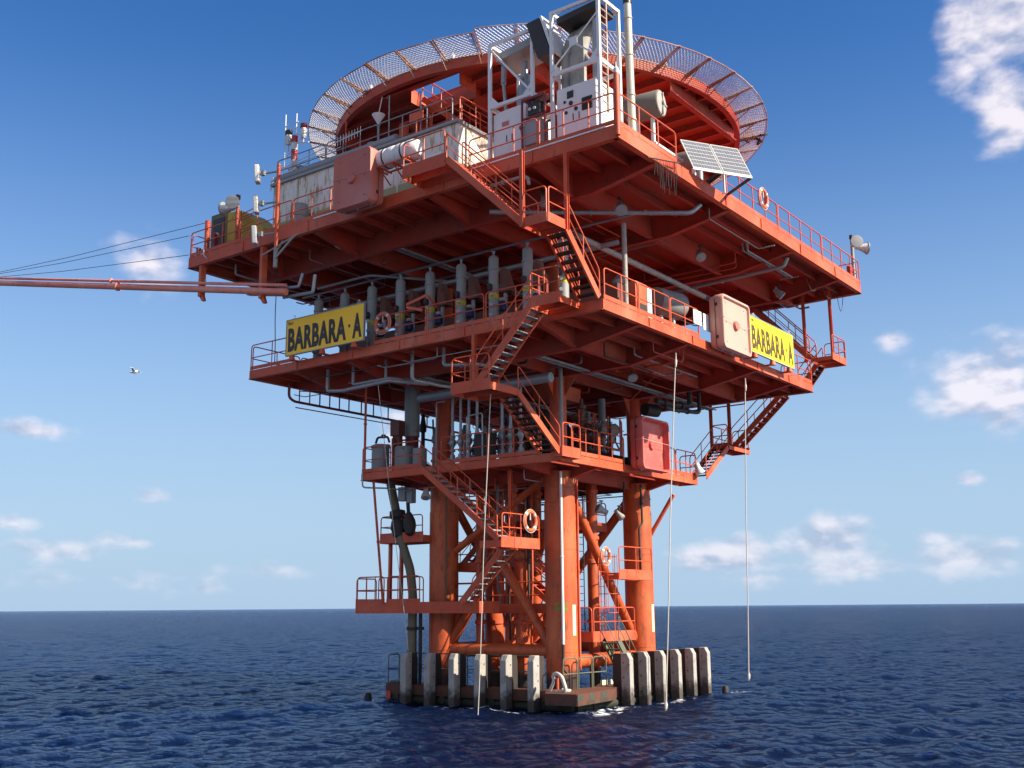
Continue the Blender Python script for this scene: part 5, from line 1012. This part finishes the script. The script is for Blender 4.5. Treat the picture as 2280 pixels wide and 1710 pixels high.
for z, mt_ in bz: m = M(); m.tube((-9.0, 6.5, z), (-9.0, 6.5, z+.46 if z < 23.7 else z+.3), .14, 12); build('banded_tube', m, mt_, t, smooth=True)
m = M()
for y in (7.13, 6.42): m.tube((-9.0, y, 22.6 if y > 7 else 22.9), (-9.0, y, 25.3 if y > 7 else 25.15), .022)
for z in (24.75, 24.5, 23.2): m.tube((-9, 7.13, z), (-9, 6.3, z), .018)
m.tube((-9, 7.0, 23.3), (-9, 5.9, 24.0), .02); m.tube((-9, 6.9, 23.9), (-9, 5.6, 23.6), .03); m.tube((-9.1, 7.9, 22.0), (-9.1, 5.4, 22.6), .02); m.tube((-9.05, 7.9, 21.9), (-8.9, 7.9, 22.6), .02)
m.tube((-9.5, 6.9, 22.45), (-9.2, 3.4, 22.7), .02); m.tube((-9.2, 6.5, 24.1), (-9.6, 4.2, 23.5), .02); m.tube((-9.3, 6.0, 22.4), (-9.3, 7.6, 22.2), .05); build('aerial', m, WHT, t)
for y, z in ((6.9, 24.0), (5.95, 24.05)):
    m = M(); m.lathe([(.03, -.5), (.04, -.2), (.10, -.18), (.14, 0), (.16, .12), (.14, .26)], (-9.0, y, z), n=16); b_ = build('beacon_lamp', m, LAMPW, t, smooth=True); m = M(); m.lathe([(.15, .265), (.16, .28), (.16, .46), (.10, .5), (.001, .5)], (-9.0, y, z), n=16); build('lens', m, REDL if y < 6.5 else BLK, b_, smooth=True)
m = M(); m.tube((-9.5, 6.7, 22.5), (-9.5, 2.6, 22.85), .022)
for k in range(9): q = Vector((-9.5, 3.3, 22.79)).lerp(Vector((-9.5, 2.0, 22.9)), k/8) ; m.tube(q-Z*.2, q+Z*.2, .012, 5)
for y in (.3,): m.tube((-9.5, 3.3, 22.79), (-9.5, 1.9, 22.9), .022)
build('yagi_antenna', m, WHT, label='thin horizontal rod aerial with short cross rods over the faded red box', category='antenna')
t = thing('winch_machine', 'olive and yellow machine housing at the far left end of the upper deck', 'machine', (-9.8, 8.6, TZ)); m = M(); m.box(-10.3, -8.9, 9.15, 10.3, TZ+.1, 20.95); build('dark_housing', m, OLD, t, bevel=.05)
m = M(); m.prism([(-10.35, 9.1, TZ+.1), (-10.35, 6.7, TZ+.1), (-10.35, 6.7, 19.6), (-10.35, 8.3, 20.75), (-10.35, 9.1, 20.8)], (1.4, 0, 0)); build('yellow_housing', m, YCR, t, bevel=.03)
m = M(); m.box(-10.32, -10.29, 9.35, 10.1, 19.4, 20.7); build('opening', m, BLK, t)
m = M(); m.tube((-10.5, 8.0, 19.2), (-10.5, 8.0, 20.6), .03)
for k in range(5): m.tube((-10.5, 8.0, 19.3+k*.28), (-10.5, 7.2, 19.4+k*.28), .02)
build('brace_rod', m, ORR, t)
# ---------------------------------------------------------------- vent boom with stay wires
t = thing('vent_boom', 'long twin-pipe boom reaching out of the picture to the left', 'boom', (-11, 9.9, 17.3)); D = Vector((0, 1, .206)).normalized(); o_ = Vector((-11.0, 9.9, 17.36))
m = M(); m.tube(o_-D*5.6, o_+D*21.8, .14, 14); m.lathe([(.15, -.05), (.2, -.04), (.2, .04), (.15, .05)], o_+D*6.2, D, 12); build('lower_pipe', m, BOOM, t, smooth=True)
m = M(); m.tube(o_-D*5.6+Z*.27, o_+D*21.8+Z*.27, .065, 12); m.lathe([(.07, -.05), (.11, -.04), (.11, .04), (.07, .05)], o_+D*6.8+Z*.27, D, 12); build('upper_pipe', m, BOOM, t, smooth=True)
for y, zb, zt in ((9.9, 17.05, 18.44), (5.95, 16.25, 18.44)): m = M(); m.bar((-10.9, y, zb), (-10.9, y, zt), .16, .26, (1, 0, 0)); m.prism([(-10.95, y+.16, zb+.12), (-10.95, y-.12, zb+.12), (-10.95, y-.26, zb-.22), (-10.95, y-.1, zb-.22)], (.12, 0, 0)); build('hanger', m, OR, t)
m = M(); m.bar((-10.9, 6.8, 16.62), (-10.9, 4.6, 16.2), .2, .16); build('end_bracket', m, OR, t)
m = M(); m.path([(-10.8, 5.3, 16.55), (-10.8, 3.9, 16.4), (-10.8, 3.7, 16.9)], .06, 8, .1); m.path([(-10.6, 5.0, 16.2), (-10.6, 3.3, 16.1), (-10.6, 3.2, 16.8)], .07, 8, .1); build('connecting_pipe', m, PIPE, t, smooth=True)
for k, (y, z, lb) in enumerate(((9.75, 20.3, 'upper stay wire of the boom, from the orange post'), (10.82, 19.95, 'middle stay wire of the boom, from the corner railing'), (10.8, 19.07, 'lowest stay wire of the boom, from the deck edge'))):
    m = M(); e = o_+D*21.5+Z*.1; m.path([(-11, y, z), Vector((-11, y, z)).lerp(e, .5)-Z*.12, e], .014, 5); build('stay_wire', m, DRK, label=lb, category='cable', group='stay wires of the boom')
t = thing('stay_post', 'stout orange post at the left corner holding the boom wires', 'post', (-10.9, 9.7, TZ)); m = M(); m.tube((-10.9, 9.7, 18.5), (-10.9, 9.7, 20.4), .12, 14); build('post', m, ORR, t, smooth=True); m = M(); m.box(-10.9, -10.7, 9.2, 9.35, TZ, 19.8); build('stub', m, MAR, t); m = M(); m.box(-10.9, -10.75, 10.3, 10.42, TZ, 19.35); build('stub', m, MAR, t); m = M(); m.path([(-11.05, 9.7, 19.1), (-11.1, 9.6, 18.8), (-11.08, 9.4, 18.6)], .03, 6, .05); build('rope_end', m, ROPE, t)
# ---------------------------------------------------------------- hanging ropes
def rope(lb, a, b, r=.03, sag=.15, mt=ROPE, knot=True):
    t = thing('hanging_rope', lb, 'rope', a, 'ropes hanging from the decks'); a = Vector(a); b = Vector(b); m = M()
    m.path([a.lerp(b, k/10)+Vector((math.sin(k*.9)*.02, math.sin(k*.6+1)*.02+sag*math.sin(math.pi*k/10)*.3, 0)) for k in range(11)], r, 6); build('rope', m, mt, t, smooth=True)
    if knot: m = M(); d = (b-a).normalized(); m.lathe([(.01, 0), (r*1.2, .25), (r*2.6, .32), (r*2, .45), (r*1.4, .55)], a, d, 8); m.lathe([(.02, 0), (r*3, .1), (r*2, .25)], b-d*.3, d, 8); build('knot', m, mt, t, smooth=True)
rope('long white rope hanging from the stair landing to the water before the fourth fender', (-9.2, -4.4, 11.3), (-8.0, -2.85, .35), .02, knot=False)
rope('white rope hanging in front of the right fenders from under the middle deck', (-3.9, -8.9, 13.1), (-5.6, -8.9, .6), .02)
rope('rightmost white rope ending in a knot above open water', (1.9, -8.95, 13.1), (.9, -8.9, 1.2), .02)
rope('thin orange cord slanting down under the middle deck', (-3.0, -9.05, 13.6), (-1.6, -5.3, 11.9), .014, mt=ROPD, knot=False)
rope('thin line slanting from the middle deck down to the leftmost fender', (-8.0, 2.2, 12.7), (-4.95, 3.2, 2.3), .014, knot=False)
rope('thin dark line from the upper deck to the middle deck railing at the left', (-9.1, 7.2, 18.2), (-9.1, 7.15, 14.1), .02, mt=DRK, knot=False)
t = thing('hanging_wires', 'bunch of loose wires hanging from a rod at the sunlit upper deck edge', 'wires', (-8.0, -11.1, 18.6)); m = M(); m.tube((-9.3, -11.0, 18.35), (-7.4, -11.15, 18.75), .025)
for k in range(16): x = -8.9+k*.1; z = 18.42+(x+9.2)*.2; e = rq.uniform(.5, 1.25); m.path([(x, -11.05, z), (x+rq.uniform(-.08, .08), -11.05, z-e*.5), (x+rq.uniform(-.12, .12), -11.05, z-e)], .009, 4)
m.path([(-7.4+.22*math.cos(a), -11.15, 18.5+.28*math.sin(a)) for a in np.linspace(0, 6.28, 14)[:-1]], .01, 4, closed=True); build('wires', m, DRK, t)
t = thing('sagging_cable', 'thin cables sagging under the far right corner of the upper deck', 'cable', (10, -9, 18)); m = M()
for x0, x1, s_ in ((5.8, 7.6, .7), (7.8, 9.4, .6), (9.7, 10.6, .9)): m.path([(x0+(x1-x0)*k/8, -10.2, 18.4-s_*math.sin(math.pi*k/8)) for k in range(9)], .014, 4)
build('cable', m, DRK, t)
# ---------------------------------------------------------------- gull
t = thing('seagull', 'small white gull flying in the blue sky left of the platform', 'bird', (-5, 23.3, 16.6)); c = Vector((-5, 23.3, 16.6)); f_ = Vector((-.5, .85, .05)).normalized(); s_ = f_.cross(Z).normalized()
m = M(); m.lathe([(.001, -.24), (.04, -.15), (.075, 0), (.06, .12), (.045, .17), (.05, .22), (.02, .27), (.001, .32)], c, f_, 12)
for k in (-1, 1): m.prism([c+f_*.10, c-f_*.06, c+s_*k*.30-f_*.05+Z*.17, c+s_*k*.32+f_*.08+Z*.18], Z*.015); m.prism([c+s_*k*.30-f_*.05+Z*.172, c+s_*k*.32+f_*.08+Z*.182, c+s_*k*.66-f_*.06+Z*.10], Z*.012)
m.prism([c-f_*.2-s_*.03, c-f_*.2+s_*.03, c-f_*.33+s_*.07, c-f_*.33-s_*.07], Z*.01); build('body', m, BIRD, t, smooth=True)

# ---------------------------------------------------------------- small pipework, trays and clutter in the shade
rz = random.Random(21)
def clutter(lb, X0, X1, Y0, Y1, z, n, nm='underdeck_pipework'):
    t = thing(nm, lb, 'pipework', ((X0+X1)/2, (Y0+Y1)/2, z))
    for k in range(n):
        m = M(); r = rz.choice([.02, .025, .03, .045]); zz = z-rz.uniform(.0, .22); a = rz.random()
        if k % 2: y = rz.uniform(Y0, Y1); x = rz.uniform(X0, X1-2); L_ = rz.uniform(2, 6); x1 = min(X1, x+L_); m.path([(x, y, z+.3), (x, y, zz), (x1, y, zz), (x1, y+rz.uniform(-.8, .8), zz)], r, 6, .1)
        else: x = rz.uniform(X0, X1); y = rz.uniform(Y0, Y1-2); L_ = rz.uniform(2, 6); y1 = min(Y1, y+L_); m.path([(x, y, z+.3), (x, y, zz), (x, y1, zz), (x+rz.uniform(-.8, .8), y1, zz)], r, 6, .1)
        build('conduit', m, rz.choice([PIPE, GRY, OR, DRK, GRN, ORD]), t, smooth=True)
    return t
clutter('web of thin conduits hanging under the upper deck joists', TX0+.6, TX1-.6, TY0+.6, TY1-.6, 18.22, 44)
clutter('web of thin conduits hanging under the middle deck joists', MX0+.5, MX1-.5, MY0+.5, MY1-.5, 13.35, 40)
clutter('thin conduits under the lower deck between the legs', LX0+.3, LX1-.3, LY0+.3, LY1-.3, 8.95, 18)
def tray(lb, x0, x1, y, z):
    m = M(); m.box(x0, x1, y-.02, y, z, z+.08); m.box(x0, x1, y+.26, y+.28, z, z+.08)
    n = int((x1-x0)/.3)
    for k in range(n): x = x0+.1+k*.3; m.box(x, x+.03, y, y+.26, z+.01, z+.03)
    for k in range(4): m.tube((x0, y+.05+k*.05, z+.05), (x1, y+.05+k*.05, z+.05), .015, 5)
    build('ladder_tray', m, PIPE, label=lb, category='tray', group='cable trays under the decks')
tray('long cable tray under the upper deck nearest its sunlit edge', -8.3, 9.5, -5.6, 18.0); tray('cable tray under the middle of the upper deck', -8.3, 9.5, .9, 18.0)
tray('cable tray under the middle deck nearest its sunlit edge', -6.4, 8.0, -4.6, 13.1); tray('cable tray deep under the middle deck', -6.4, 8.0, 1.2, 13.1)
t = thing('machinery', 'dark crowd of valves and small pipes in the shade of the lower deck', 'machinery', (0, 0, LZ))
for k in range(60):
    x = rz.uniform(-3.6, 3.6); y = rz.uniform(-3.3, 4.6)
    if abs(abs(x)-3) < .75 and abs(abs(y)-3) < .75: continue
    h = rz.uniform(.8, 3.2); m = M(); r = rz.uniform(.05, .18)
    m.lathe([(r, .02), (r, h*.3), (r*1.6, h*.32), (r*1.6, h*.36), (r*.8, h*.38), (r*.8, h*.7), (r*1.4, h*.72), (r*1.4, h*.78), (r*.5, h)], (x, y, LZ), n=10); m.path([(x, y, LZ+h*.6), (x+rz.uniform(-1, 1), y, LZ+h*.6), (x+rz.uniform(-1, 1), y+rz.uniform(-.6, .6), LZ+h*.9)], r*.4, 6, .1)
    build('valve', m, rz.choice([GRN, TREE, PIPE, DRK, OR, TRG]), t, smooth=True)
t = thing('small_pipe_bundle', 'bundle of thin grey and red pipes between the nearest leg and the shaded leg', 'pipes', (-2.8, 0, 2.5))
for k in range(7): m = M(); y = -1.9+k*.55; x = -2.6+rz.uniform(-.2, .6); m.path([(x, y, 9.2), (x, y, rz.uniform(3.5, 6.5)), (x+.5, y+rz.uniform(-.5, .5), rz.uniform(2.4, 3.4))], rz.choice([.03, .045, .06]), 6, .2); build('thin_pipe', m, rz.choice([OR, DRK, GRY, STB]), t, smooth=True)
